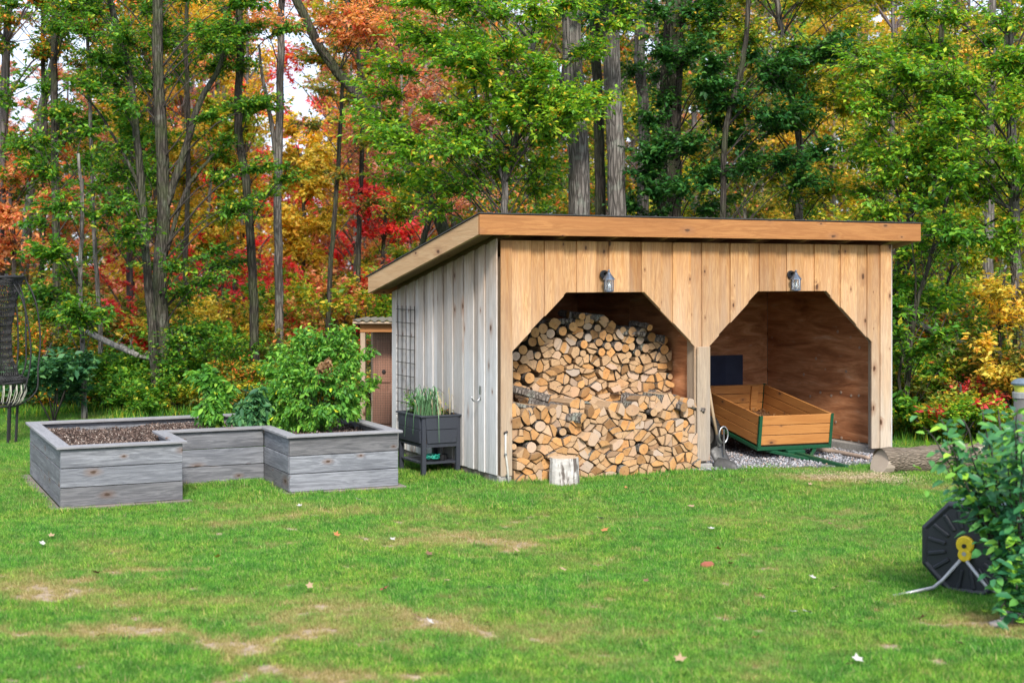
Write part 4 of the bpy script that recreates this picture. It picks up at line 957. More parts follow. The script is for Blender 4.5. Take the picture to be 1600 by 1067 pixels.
tree('sapling', 'green sapling with a forked stem and broad crown rising behind the shed roof', 'tree', 18.3, [(786,640),(786,420),(788,335),(790,280),(800,240),(812,195),(826,140),(835,60)], 13, 'bark_grey',
     region(48, 570, 960, -30, 240, .35, .6, 360, (-.9, .9))+region(15, 590, 900, 225, 330, .3, .5, 240, (-.2, 1.1), ex=lambda x, y: 770 < x < 830 and y > 250), 'lf_bright', size=.078,
     limbs=[([(790,290),(770,235),(745,160),(735,80)], 7), ([(795,255),(850,200),(905,150)], 6)])
tree('tree', 'stout grey tree with furrowed bark behind the middle of the shed roof', 'tree', 19.5, [(908,660),(906,500),(905,340),(903,230),(896,130),(893,20)], 37, 'bark_grey',
     region(9, 830, 1010, -110, 60, .4, .6, 300), 'lf_bright', top=2.5, taper=.75, sides=14, jit=.02)
tree('tree', 'dark narrow tree between the stout grey tree and its paler neighbour', 'tree', 20.6, [(940,655),(939,500),(938,340),(936,200),(930,80),(928,-20)], 19, 'bark_dark', region(4, 900, 1000, -100, 10, .4, .5, 240), 'lf_green', top=2.2, taper=.75)
tree('tree', 'pale grey tree second in the row behind the shed roof', 'tree', 20.0, [(967,655),(966,500),(964,330),(962,210),(956,110),(955,-10)], 31, 'bark_grey', region(6, 900, 1060, -100, 40, .4, .6, 260), 'lf_dark', top=2.2, taper=.8, sides=12, jit=.02)
tree('tree', 'slim grey tree with branch stubs, third in the row behind the roof', 'tree', 21.3, [(1004,650),(1004,500),(1004,330),(1006,190),(1000,90),(1003,-10)], 20, 'bark_grey', region(7, 970, 1060, -90, 130, .3, .45, 220), 'lf_dark', top=2, taper=.8)
tree('tree', 'thick dark tree wrapped in deep green leaves behind the roof', 'tree', 20.8, [(1042,650),(1043,500),(1045,320),(1046,200),(1052,90),(1058,-10)], 40, 'bark_dark',
     region(26, 965, 1160, -20, 335, .3, .48, 300, (-1.3, -.1), ex=lambda x, y: x < 1000 and y < 150), 'lf_dark', size=.088, top=2.3, taper=.8, sides=12)
tree('tree', 'dark-leaved tree whose crown hangs over the roof right of centre', 'tree', 19.6, [(1120,650),(1128,500),(1129,330),(1134,200),(1160,100),(1170,0)], 12, 'bark_dark',
     region(20, 1110, 1330, 60, 310, .3, .5, 300), 'lf_dark', size=.082, top=1.5)
tree('tree', 'bright leafy tree with yellow-flecked crown above the right bay', 'tree', 20.5, [(1246,650),(1246,500),(1248,330),(1250,230),(1230,120),(1215,10)], 15, 'bark_grey',
     region(36, 1060, 1400, -60, 180, .35, .6, 300)+region(9, 1180, 1330, 240, 340, .25, .4, 200), 'lf_yellowgreen', size=.08, top=1.5)
tree('tree', 'crooked many-limbed tree arching beside the right end of the shed', 'tree', 18.6, [(1398,650),(1402,540),(1396,450),(1420,350),(1428,280),(1440,230),(1460,140),(1475,20)], 14, 'bark_dark',
     region(40, 1310, 1490, 10, 340, .3, .55, 290)+region(8, 1390, 1480, 330, 480, .25, .4, 170), 'lf_bright', size=.074, top=1.5,
     limbs=[([(1398,470),(1430,400),(1480,385),(1510,370),(1560,340)], 9), ([(1410,420),(1412,360),(1398,280)], 6), ([(1428,280),(1450,290),(1475,260),(1500,230)], 6)])
tree('sapling', 'slender many-stemmed sapling against the right end wall of the shed', 'tree', 17.6, [(1413,700),(1418,600),(1428,500),(1455,400),(1478,320),(1500,250)], 9, 'bark_dark',
     region(22, 1385, 1500, 440, 680, .18, .32, 150)+region(8, 1430, 1540, 260, 400, .25, .35, 180), 'lf_green', size=.085, limbs=[([(1418,640),(1405,590),(1430,470),(1425,380)], 6)])
tree('tree', 'overhanging leafy tree filling the upper right corner', 'tree', 18.2, [(1600,690),(1592,560),(1588,420),(1585,300),(1580,180),(1575,30)], 20, 'bark_grey',
     region(34, 1450, 1660, -50, 300, .35, .55, 300)+region(4, 1560, 1640, 300, 400, .25, .35, 200), 'lf_bright', size=.076, top=1.5, limbs=[([(1586,330),(1540,300),(1500,240),(1470,200)], 6), ([(1588,400),(1560,370),(1535,330)], 6)])
tree('tree', 'upright dark trunk among yellow leaves near the right edge', 'tree', 22.5, [(1541,640),(1541,560),(1543,450),(1546,340),(1548,200),(1550,60)], 19, 'bark_grey', region(8, 1480, 1620, 60, 260, .35, .5, 220), 'lf_yellow', top=2)
tree('sapling', 'golden-leaved sapling behind the lamp post', 'tree', 17.7, [(1568,690),(1565,600),(1562,520),(1570,430)], 7, 'bark_dark', region(20, 1520, 1620, 430, 590, .16, .28, 150), 'lf_yellow', size=.08)
tree('sapling', 'small red-leaved sapling low between shed and lamp post', 'tree', 17.2, [(1510,690),(1505,640),(1500,600)], 6, 'bark_dark', region(9, 1455, 1560, 590, 690, .15, .24, 120), 'lf_red', size=.075)
tree('sapling', 'yellow-green sapling behind the fallen trunk on the right', 'tree', 21.5, [(1470,660),(1468,560),(1475,480),(1490,400)], 7, 'bark_dark', region(14, 1420, 1540, 360, 520, .2, .35, 170), 'lf_yellowgreen', size=.085)
tree('tree', 'pale leaning tree at the top left corner', 'tree', 27.0, [(20,620),(40,400),(58,210),(85,90),(112,-10)], 17, 'bark_pale', region(6, 0, 150, -100, 60, .4, .6, 160), 'lf_pink', top=2)
tree('tree', 'dark upright trunk with drooping green sprays near the left edge', 'tree', 22.8, [(96,640),(92,520),(88,400),(86,240),(84,100),(86,-20)], 15, 'bark_dark', region(14, 10, 190, 120, 290, .25, .45, 240)+region(5, -10, 150, -60, 60, .4, .5, 220), 'lf_green', top=2)
tree('tree', 'slender green-leaved tree right of the left-edge trunk', 'tree', 22.0, [(160,640),(156,500),(148,380),(142,200),(136,40)], 8, 'bark_grey', region(8, 90, 240, -40, 120, .3, .45, 200), 'lf_mix', top=2)
tree('tree', 'orange-leaved maple at the left edge above the hanging chair', 'tree', 24.5, [(15,640),(18,520),(22,400),(15,300)], 9, 'bark_grey', region(22, -30, 110, 225, 410, .3, .5, 210), 'lf_orange', size=.10)
tree('tree', 'golden maple glowing between the forked tree and the slender dark one', 'tree', 28.0, [(470,600),(472,480),(475,350),(470,240)], 8, 'bark_grey', region(30, 430, 520, 190, 430, .35, .6, 200), 'lf_yellow', size=.11)
tree('tree', 'crimson-leaved maple left of the shed roof', 'tree', 25.0, [(600,620),(598,500),(600,380),(605,300)], 9, 'bark_dark', region(20, 560, 650, 270, 450, .25, .45, 190), 'lf_red', size=.095)
tree('tree', 'low crimson maple behind the screened coop', 'tree', 26.5, [(560,620),(556,560),(550,480)], 7, 'bark_dark', region(12, 455, 600, 430, 510, .25, .4, 160), 'lf_red', size=.10)
tree('tree', 'mixed orange and green maple between the two left-hand trunks', 'tree', 27.5, [(330,620),(325,500),(320,400),(330,280)], 9, 'bark_grey', region(18, 270, 390, 130, 420, .35, .55, 170), 'lf_yellowgreen', size=.11)
tree('tree', 'pair-stemmed pale tree behind the crooked dark one, left stem', 'tree', 29.0, [(356,600),(354,500),(346,380),(340,200),(342,60)], 12, 'bark_pale', (), top=2)
tree('tree', 'pair-stemmed pale tree behind the crooked dark one, right stem', 'tree', 29.3, [(372,600),(371,500),(366,380),(352,200),(350,60)], 11, 'bark_pale', (), top=2)
tree('tree', 'dusky red maple far left above the green sapling', 'tree', 30.0, [(215,620),(210,480),(200,350),(190,200)], 9, 'bark_far', region(20, 110, 300, 120, 420, .45, .7, 120), 'lf_pink', size=.12)

# fallen trunks inside the wood
def fallen(D0, a, D1, b, w, mat, lab):
    p, q = at(*a, D0), at(*b, D1); base = Vector((p.x, p.y, 0)); root = empty('fallen_tree', base, lab, 'fallen tree', 'fallen trunks lying in the wood')
    r = w/2*D0/F; pts = smooth_path([p-base, (p-base).lerp(q-base, .5)+Vector((0, 0, -.05)), q-base], 5, .03, int(a[0])); n = len(pts)
    MB().tube(pts, [r*(1-.3*i/n) for i in range(n)], 9, jit=.08, seed=int(a[0])).build('trunk', M[mat], root, smooth=True)
    m2 = MB()
    for k in range(3): c = pts[int(n*(.3+.2*k))]; m2.tube([c, c+Vector((random.uniform(-.2, .2), -.1, random.uniform(.1, .3)))], [r*.3, r*.1], 5)
    m2.build('branch_stub', M[mat], root)
for x0, x1, px_, D_, lf_, lab_ in ((-40, 150, 66, 24.2, 'lf_mix', 'green and gold crown high in the top left corner of the wood'), (170, 400, 290, 23.8, 'lf_mix', 'green and gold crown high above the tallest grey-barked tree'), (470, 640, 560, 24.4, 'lf_mix', 'green and orange crown high beside the leaning dark tree')):
    tree('tree', lab_, 'tree', D_, [(px_-6, 620), (px_, 400), (px_+5, 200), (px_, 60), (px_+8, -40)], 9, 'bark_dark', region(11, x0, x1, -60, 100, .35, .6, 300, (-.8, .8)), lf_, size=.08, top=1.5)
fallen(18.5, (1395,485), 19.5, (1535,548), 13, 'bark_pale', 'thin pale dead trunk slanting down to the right beside the shed')
fallen(22.5, (1478,588), 23.5, (1545,582), 17, 'bark_pale', 'pale fallen trunk lying level behind the right-hand shrubs')
fallen(22.0, (95,490), 21.0, (215,555), 11, 'bark_pale', 'pale fallen trunk slanting behind the thin left sapling')
fallen(23.0, (85,520), 21.0, (60,575), 10, 'bark_pale', 'short pale broken trunk by the left edge of the wood')
fallen(21.0, (180,610), 21.5, (215,628), 9, 'bark_grey', 'low grey rotting trunk at the foot of the left trees')
fallen(22.0, (190,540), 21.0, (235,560), 8, 'bark_pale', 'short pale limb lying near the tallest grey tree')

# ---- layer two and three: the wood behind, copies sharing a few crowns
def palette(px, u, far):
    if px < 110: c = ['lf_orange', 'lf_pink', 'lf_green', 'lf_pink', 'lf_yellowgreen']
    elif px < 340: c = ['lf_red', 'lf_pink', 'lf_green', 'lf_yellow', 'lf_mix', 'lf_yellowgreen', 'lf_orange']
    elif px < 520: c = ['lf_yellow', 'lf_red', 'lf_orange', 'lf_yellow', 'lf_pink', 'lf_red']
    elif px < 680: c = ['lf_red', 'lf_pink', 'lf_red', 'lf_orange', 'lf_yellowgreen']
    elif px < 1080: c = ['lf_yellowgreen', 'lf_green', 'lf_mix', 'lf_olive', 'lf_pink', 'lf_green']
    elif px < 1400: c = ['lf_yellowgreen', 'lf_green', 'lf_yellow', 'lf_olive', 'lf_yellowgreen']
    else: c = ['lf_yellowgreen', 'lf_yellow', 'lf_mix', 'lf_yellowgreen', 'lf_green', 'lf_olive']
    return c[int(u*len(c)) % len(c)]
ADJ = {'lf_orange': 'orange-leaved', 'lf_mix': 'green and orange-leaved', 'lf_pink': 'dusky red-leaved', 'lf_red': 'crimson-leaved', 'lf_olive': 'olive-leaved',
       'lf_yellow': 'golden-leaved', 'lf_yellowgreen': 'yellow-green-leaved', 'lf_green': 'green-leaved'}
def proto(seed, hh, spread, nl, size, ncl, low):
    """one far tree in metres: trunk mesh, limb mesh, crown mesh"""
    random.seed(seed); lean = random.uniform(-.05, .05)
    sp = smooth_path([(0, 0, -.3), (lean*hh*.3+.1, .1, hh*.33), (lean*hh*.6, -.1, hh*.66), (lean*hh, 0, hh)], 4, .05, seed); r0 = random.uniform(.055, .12)
    t = MB().tube(sp, [r0*(1-.7*i/(len(sp)-1)) for i in range(len(sp))], 7, jit=.05, seed=seed)
    lm = MB(); cl = []
    for k in range(ncl):
        z = hh*random.uniform(low, 1.0); a = random.random()*6.28; q = random.random()**.6*spread*(.4+.6*math.sin(math.pi*min(1, max(.15, z/hh*.95))))
        c = Vector((lean*z+q*math.cos(a), q*math.sin(a), z)); s0 = min(sp, key=lambda p: abs(p.z-(z-.6*q-.2)))
        lm.tube([s0, s0.lerp(c, .5)+Vector((0, 0, .1*q)), c], [.022, .014, .005], 4, cap=False); Rr = random.uniform(.45, .85)
        cl.append((np.array(c), np.array([Rr, Rr, Rr*.6]), nl, np.array(s0.lerp(c, .7))))
    for k in range(26):                       # bare twiggy branchlets
        z = hh*random.uniform(.12, .95); a = random.random()*6.28; s0 = min(sp, key=lambda p: abs(p.z-z)); q = random.uniform(.5, 1.6)
        e = s0+Vector((math.cos(a)*q, math.sin(a)*q, random.uniform(.2, 1.3))); lm.tube([s0, s0.lerp(e, .5)+Vector((0, 0, -.08)), e], [.010, .007, .003], 3, cap=False)
        for _ in range(3): b = s0.lerp(e, random.uniform(.4, .9)); lm.tube([b, b+Vector((random.uniform(-.4, .4), random.uniform(-.4, .4), random.uniform(.1, .6)))], [.007, .003], 3, cap=False)
    Ps, Ns, Ts, Ss = [], [], [], []
    for c, Rv, n, hub in cl:
        p, nn, tt, s_, _, _ = sprays(c, Rv, n, hub, 12, .4, size, .25, .5); Ps.append(p); Ns.append(nn); Ts.append(tt); Ss.append(s_)
    P_ = np.concatenate(Ps); V, Fq, k = leaf_arrays(P_, np.concatenate(Ns), np.concatenate(Ts), np.concatenate(Ss)); NLEAF[0] += len(P_)
    return t, lm, (V, Fq, np.repeat(rng.random(len(P_)), k))
def far_layer(Ds, step, hh, spread, nl, size, ncl, low, nproto, where, skip=lambda px, D: False):
    protos = []; meshes = {}
    for k in range(nproto):
        t, lm, (V, Fq, ti) = proto(900+k*7+int(Ds[0]), hh*(.85+.1*k % .4), spread, nl, size, ncl, low); protos.append((t, lm, V, Fq, ti))
    cnt = {}
    random.seed(int(Ds[0])*3+1)
    px = -120
    while px < 1720:
        D = random.uniform(*Ds); k = random.randrange(nproto); mat = palette(px, random.random(), D)
        key = (k, mat)
        if not skip(px, D):
            if key not in meshes:
                t, lm, V, Fq, ti = protos[k]; tm = M['bark_far'] if k % 2 else M['bark_pale']
                if (k, 't') not in meshes:
                    a_ = t.build('trunk', tm, smooth=True); b_ = lm.build('limbs', M['twig_far']); meshes[(k, 't')] = a_.data; meshes[(k, 'l')] = b_.data
                    bpy.data.objects.remove(a_); bpy.data.objects.remove(b_)
                meshes[key] = np_mesh('crown', V, Fq, M[mat], ti)
            p = onx(px, D); nm = ADJ[mat]; zone_ = 'behind the raised bed' if px < 420 else 'left of the shed' if px < 680 else 'behind the shed roof' if px < 1380 else 'right of the shed'
            root = empty('tree', p, f'{nm} tree {where} {zone_}', 'tree', f'{nm} trees {where} {zone_}', random.random()*6.28)
            s_ = random.uniform(.85, 1.15); root.scale = (s_, s_, s_*random.uniform(.9, 1.1)*(.62 if (390 < px < 500 or 10 < px < 160) and D > 33 else 1.05))
            link('trunk', meshes[(k, 't')], root); link('limbs', meshes[(k, 'l')], root)['kind'] = 'stuff'; link('crown', meshes[key], root)['kind'] = 'stuff'
        px += step*random.uniform(.6, 1.4)
far_layer((25, 33), 62, 8.5, 1.5, 190, .085, 36, .25, 6, 'in the near wood', skip=lambda px, D: 415 < px < 480 or 30 < px < 140)
far_layer((36, 50), 44, 11.0, 2.2, 150, .125, 50, .12, 6, 'in the deep wood')
far_layer((54, 72), 36, 12.5, 2.8, 120, .18, 64, .05, 5, 'in the far wood')

# ---- shrubs along the wood edge
def shrub(px, D, hgt, wid, n, mat, size, lab, name='shrub', group=None, stems=6, per=10, droop=.3, flat=.5, zc=None, six=False, z0=0.0, ratio=.55, cat='shrub', twm='twig', tintf=None, base=None):
    b = onx(px, D) if base is None else Vector(base); root = empty(name, b, lab, cat, group); mb = MB(); cl = []
    for k in range(stems):
        a = 2*math.pi*k/stems+random.uniform(-.4, .4); q = wid*.5*random.uniform(.3, .95); z = hgt*random.uniform(.35, .85)
        e = Vector((q*math.cos(a), q*math.sin(a), z)); mb.tube([(random.uniform(-.05, .05), random.uniform(-.05, .05), -.03), e*.5+Vector((0, 0, .1*hgt)), e], [.013, .009, .004], 5)
        Rr = wid*random.uniform(.22, .34); cl.append((np.array(b+e), np.array([Rr, Rr, hgt*.22]), n//stems, np.array(b+e*.6)))
    mb.build('stems', M[twm], root, smooth=True); foliage(root, np.array(b), cl, mat, size, 'foliage', per, droop, flat, tw=.18, twr=.0022, six=six, ratio=ratio, tintf=tintf)
    return root
random.seed(5)
pal_sh = lambda px: random.choice(['lf_green', 'lf_olive', 'lf_green', 'lf_yellowgreen', 'lf_green', 'lf_mix']) if px < 600 else random.choice(['lf_green', 'lf_yellowgreen', 'lf_olive', 'lf_bright', 'lf_mix'])
SHN = {'lf_green': 'green', 'lf_olive': 'olive', 'lf_mix': 'autumn-flecked', 'lf_yellowgreen': 'yellow-green', 'lf_bright': 'bright green', 'lf_blue': 'blue-green', 'lf_red': 'red', 'lf_orange': 'orange', 'lf_yellow': 'golden'}
for row, (dd, hh, step, where) in enumerate([(0.4, .7, 34, 'low shrub at the mown edge'), (1.6, 1.2, 36, 'leafy shrub behind the mown edge'), (3.4, 1.8, 44, 'tall shrub under the trees'), (6.0, 2.3, 56, 'tall shrub deep under the trees')]):
    px = -60
    while px < 1680:
        if not (560 < px < 1400 and row < 2):
            D0 = forest_edge((px-800)/F*19.0)+dd+random.uniform(-.3, .5); mt = pal_sh(px)
            if row >= 2 and px < 640 and random.random() < .6: mt = random.choice(['lf_red', 'lf_orange', 'lf_yellow', 'lf_mix', 'lf_red'])
            zn = 'behind the raised bed' if px < 440 else 'behind the tomato plant' if px < 620 else 'behind the shed' if px < 1390 else 'right of the shed'
            h_ = hh*random.uniform(.6, 1.25)
            shrub(px, D0, h_, h_*random.uniform(.9, 1.3)+.25, int(900+500*hh), mt, .06+.012*row, f'{SHN[mt]} {where} {zn}', group=f'{SHN[mt]} {where}, {zn}')
        px += step*random.uniform(.7, 1.35)
shrub(85, 19.4, 1.05, 1.1, 1500, 'lf_blue', .11, 'dense dark green broad-leaved bush at the left wood edge')
shrub(1500, 17.9, .8, .7, 700, 'lf_red', .06, 'small red and rust shrub behind the felled log')
def cover():
    n = 90000; Y = 17+30*rng.random(n)**1.6; X = (rng.random(n)-.5)*(Y*.74+4); Y = np.maximum(Y, 0)
    ok = Y > forest_edge(X)-.15+rng.random(n)*.5; X, Y = X[ok], Y[ok]; n = len(X)
    Z = fl_z(X, Y)+rng.random(n)**2.5*.35*sm(0, 1.5, Y-forest_edge(X))+.01
    N_ = unit(n)*.5; N_[:, 2] += 1; T_ = unit(n); T_[:, 2] *= .4; ti = rng.random(n); ti = np.where(Z > .08, .7+.3*ti, ti)
    V, Fq, k = leaf_arrays(np.stack([X, Y, Z], 1), N_, T_, rng.uniform(.04, .10, n)*(1+.02*(Y-17)))
    tag(link('ground_cover', np_mesh('ground_cover', V, Fq, M['lf_litter'], np.repeat(ti, k))), 'fallen leaves and low green plants covering the forest floor', 'ground cover', kind='stuff')
    # tall rank grass along the edge
    n = 16000; X = rng.uniform(-9, 9, n); e = forest_edge(X); Y = e+rng.normal(.15, .35, n)+.2*np.sin(X*5); N_ = unit(n); N_[:, 2] *= .2; T_ = unit(n)*.35; T_[:, 2] = 1
    V, Fq, k = leaf_arrays(np.stack([X, Y, np.zeros(n)], 1), N_, T_, rng.uniform(.06, .20, n), ratio=.05, fold=.1)
    tag(link('rank_grass', np_mesh('rank_grass', V, Fq, M['lf_green'], np.repeat(rng.random(n), k))), 'uncut tufts of long grass along the edge of the wood', 'long grass', kind='stuff')
cover()
print('leaves', NLEAF[0])

# ------------------------------------------------------------------ raised bed
TB = math.atan2(.423, .906); UB = Vector((.906, .423, 0)); WB = Vector((-.423, .906, 0)); BO = Vector((-3.87, 12.2, 0))
def raised_bed():
    root = empty('raised_bed', BO, 'U-shaped raised garden bed of weathered grey boards with a flat rim', 'garden bed', rz=TB)
    A, B_, C = 1.045, 2.02, 3.08; N = .88; Dp = 2.27       # left wing, notch end, full width; notch depth, full depth
    hb = .160
    def xwall(x0, x1, y, out, nm='board', corner=True):   # wall along x with outer face at y, out = -1 faces the viewer
        for k in range(3):
            z0 = .022+k*(hb+.006); y0, y1 = (y, y+.036) if out < 0 else (y-.036, y)
            MB().box(x0+random.uniform(0, .004), x1-random.uniform(0, .004), y0+random.uniform(-.002, .002), y1, z0, z0+hb).build(nm, M['bed_board'], root, bevel=.003)
    def ywall(y0, y1, x, out):
        for k in range(3):
            z0 = .022+k*(hb+.006); x0, x1 = (x, x+.036) if out < 0 else (x-.036, x)
            MB().box(x0+random.uniform(-.002, .002), x1, y0, y1, z0, z0+hb).build('board', M['bed_board_y'], root, bevel=.003)
    xwall(0, A, 0, -1); xwall(B_, C, 0, -1); xwall(A+.0, B_-.0, N, -1); xwall(0, C, Dp, 1)
    ywall(.038, Dp-.038, 0, -1); ywall(.038, N+.03, A, 1); ywall(.038, N-.004, B_, -1); ywall(.038, Dp-.038, C, 1)
    zr = .022+3*(hb+.006); t = .023; o_, i_ = .035, .085
    def rx(x0, x1, y0, y1): MB().box(x0, x1, y0, y1, zr, zr+t+random.uniform(-.001, .001)).build('rim', M['bed_rim'], root, bevel=.003)
    def ry(x0, x1, y0, y1): MB().box(x0, x1, y0, y1, zr, zr+t+random.uniform(-.001, .001)).build('rim', M['bed_rim_y'], root, bevel=.003)
    rx(-o_, A+o_, -o_, i_); rx(B_-o_, C+o_, -o_, i_); rx(A-i_+.002, B_+i_-.002, N-o_, N+i_); rx(-o_, C+o_, Dp-i_, Dp+o_)
    ry(-o_, i_, i_+.002, Dp-i_-.002); ry(A-i_, A+o_, i_+.002, N-o_-.002); ry(B_-o_, B_+i_, i_+.002, N-o_-.002); ry(C-i_, C+o_, i_+.002, Dp-i_-.002)
    # flat sills at the ground
    MB().box(-.06, .62, -.075, -.004, -.02, .024).build('sill', M['sill'], root, bevel=.004); MB().box(.624, A+.07, -.075, -.004, -.02, .022).build('sill', M['sill'], root, bevel=.004)
    MB().box(-.095, -.004, -.072, Dp, -.02, .022).build('sill', M['sill'], root, bevel=.004)
    MB().box(A+.004, B_-.08, N-.06, N-.004, -.02, .034).build('sill', M['sill'], root, bevel=.004); MB().box(B_-.075, B_-.004, -.07, N-.004, -.02, .022).build('sill', M['sill'], root, bevel=.004)
    MB().box(B_-.002, C+.06, -.07, -.004, -.02, .022).build('sill', M['sill'], root, bevel=.004); MB().box(C+.004, C+.06, -.002, Dp, -.02, .022).build('sill', M['sill'], root, bevel=.004)
    # soil with bark mulch
    def soil(x0, x1, y0, y1):
        xs_, ys_ = np.arange(x0, x1+.03, .04), np.arange(y0, y1+.03, .04); X, Y = np.meshgrid(xs_, ys_)
        Z = .44+.022*np.sin(X*5+1)*np.sin(Y*4)+.012*np.sin(X*17)*np.sin(Y*21); nx, ny = len(xs_), len(ys_)
        i = (np.arange(ny-1)[:, None]*nx+np.arange(nx-1)).ravel()
        link('soil', np_mesh('soil', np.stack([X, Y, Z], -1).reshape(-1, 3), np.stack([i, i+1, i+1+nx, i+nx], 1), M['soil'], smooth=True), root)
    soil(.038, A-.05, .038, N+.1); soil(B_+.04, C-.06, .038, N+.1); soil(.038, C-.06, N+.1, Dp-.06)
    n = 38000; X = rng.uniform(.04, C-.04, n); Y = rng.uniform(.04, Dp-.04, n); ok = ~((X > A-.04) & (X < B_+.04) & (Y < N+.04)); X, Y = X[ok], Y[ok]; n = len(X)
    Z = .452+.022*np.sin(X*5+1)*np.sin(Y*4)+.012*np.sin(X*17)*np.sin(Y*21)+rng.random(n)*.012; N_ = unit(n)*.8; N_[:, 2] += .8
    V, Fq, k = leaf_arrays(np.stack([X, Y, Z], 1), N_, unit(n), rng.uniform(.008, .030, n), ratio=.5)
    o = link('mulch', np_mesh('mulch', V, Fq, M['mulch'], np.repeat(rng.random(n), k)), root); o['kind'] = 'stuff'
raised_bed()
def bedp(px, D, z=.44): return onx(px, D, z)
random.seed(21)
def big_tomato():
    b = bedp(492, 14.35); blobs_shift = -6; root = empty('tomato_plant', b, 'large sprawling bright green tomato plant at the right of the raised bed', 'plant')
    cl = []; mb = MB(); ppm = F/14.35
    blobs = [(455,560,.0,.22,260),(480,545,.1,.24,280),(510,535,.0,.24,300),(540,545,.0,.22,280),(555,575,-.1,.18,220),(440,590,-.1,.22,280),(430,625,-.15,.18,240),(465,600,-.25,.25,340),
             (500,590,-.3,.27,380),(535,600,-.25,.24,320),(555,620,-.1,.17,200),(440,650,-.2,.16,200),(475,640,-.3,.22,300),(510,640,-.35,.22,300),(540,645,-.2,.18,220),(500,560,.3,.25,280),
             (470,570,.35,.25,280),(550,520,.1,.12,110),(538,515,.0,.10,80),(425,605,.1,.15,150),(565,560,0,.10,100),(490,665,-.35,.14,150),(455,665,-.3,.13,140),(415,645,-.1,.1,90),(585,548,0,.07,40),(598,590,0,.06,35),(425,580,.1,.12,90),(418,620,0,.12,110),(478,520,.1,.09,60),(580,600,0,.08,50)]
    for px, py, dd, r, n in blobs:
        c = at(px+blobs_shift+random.uniform(-4, 4), py+random.uniform(-6, 3), 14.35+dd); q = smooth_path([Vector((random.uniform(-.08, .08), random.uniform(-.08, .08), -.02)), (c-b)*.5+Vector((0, 0, .1)), c-b], 4, .03, px)
        mb.tube(q, [.010-.006*i/(len(q)-1) for i in range(len(q))], 5); cl.append((np.array(c), np.array([r, r, r*.8]), int(n*.9), np.array(b+q[-3])))
    mb.build('stems', M['stem'], root, smooth=True)
    foliage(root, np.array(b), cl, 'lf_plant', .056, 'foliage', 10, .75, .35, tw=.13, twr=.0022, six=True, ratio=.5, twigmat='stem')
    c = at(507, 578, 14.0); foliage(root, np.array(b), [(np.array(c), np.array([.10, .06, .10]), 70, np.array(c+Vector((0, .1, .1))))], 'lf_brown', .055, 'withered_leaves', 7, 1.2, .2, tw=.08, twr=.002, six=True)
M['stem'] = plain('green_stem', (.10,.16,.04), .6)
big_tomato()
def plant(px, D, blobs, mat, size, lab, name, **kw):
    b = bedp(px, D); root = empty(name, b, lab, 'plant'); cl = []; mb = MB()
    for x, y, dd, r, n in blobs:
        c = at(x, y, D+dd); q = smooth_path([Vector((random.uniform(-.03, .03), 0, -.02)), (c-b)*.5+Vector((0, 0, .05)), c-b], 3, .02, x)
        mb.tube(q, [.008-.005*i/(len(q)-1) for i in range(len(q))], 5); cl.append((np.array(c), np.array([r, r, r*.9]), n, np.array(b+q[-3])))
    mb.build('stems', M['stem'], root, smooth=True)
    foliage(root, np.array(b), cl, mat, size, 'foliage', 7, .9, .3, tw=.12, twr=.002, six=True, twigmat='stem', **kw)
plant(334, 14.0, [(330,590,0,.12,110),(318,585,0,.09,70),(345,610,0,.12,120),(335,625,-.05,.13,130),(325,640,-.05,.12,120),(340,650,-.1,.12,110),(352,600,.05,.10,70),(305,582,0,.06,30),(328,572,0,.05,25)], 'lf_plant', .085, 'upright bright green pepper plant in the middle of the raised bed', 'pepper_plant', ratio=.42)
plant(392, 14.1, [(385,635,0,.14,130),(400,625,.05,.13,110),(410,640,0,.12,110),(375,650,-.05,.12,100),(395,655,-.1,.13,110),(405,612,0,.08,45)], 'lf_blue', .085, 'low bluish-green plant between the pepper plant and the big tomato', 'pepper_plant', ratio=.5)

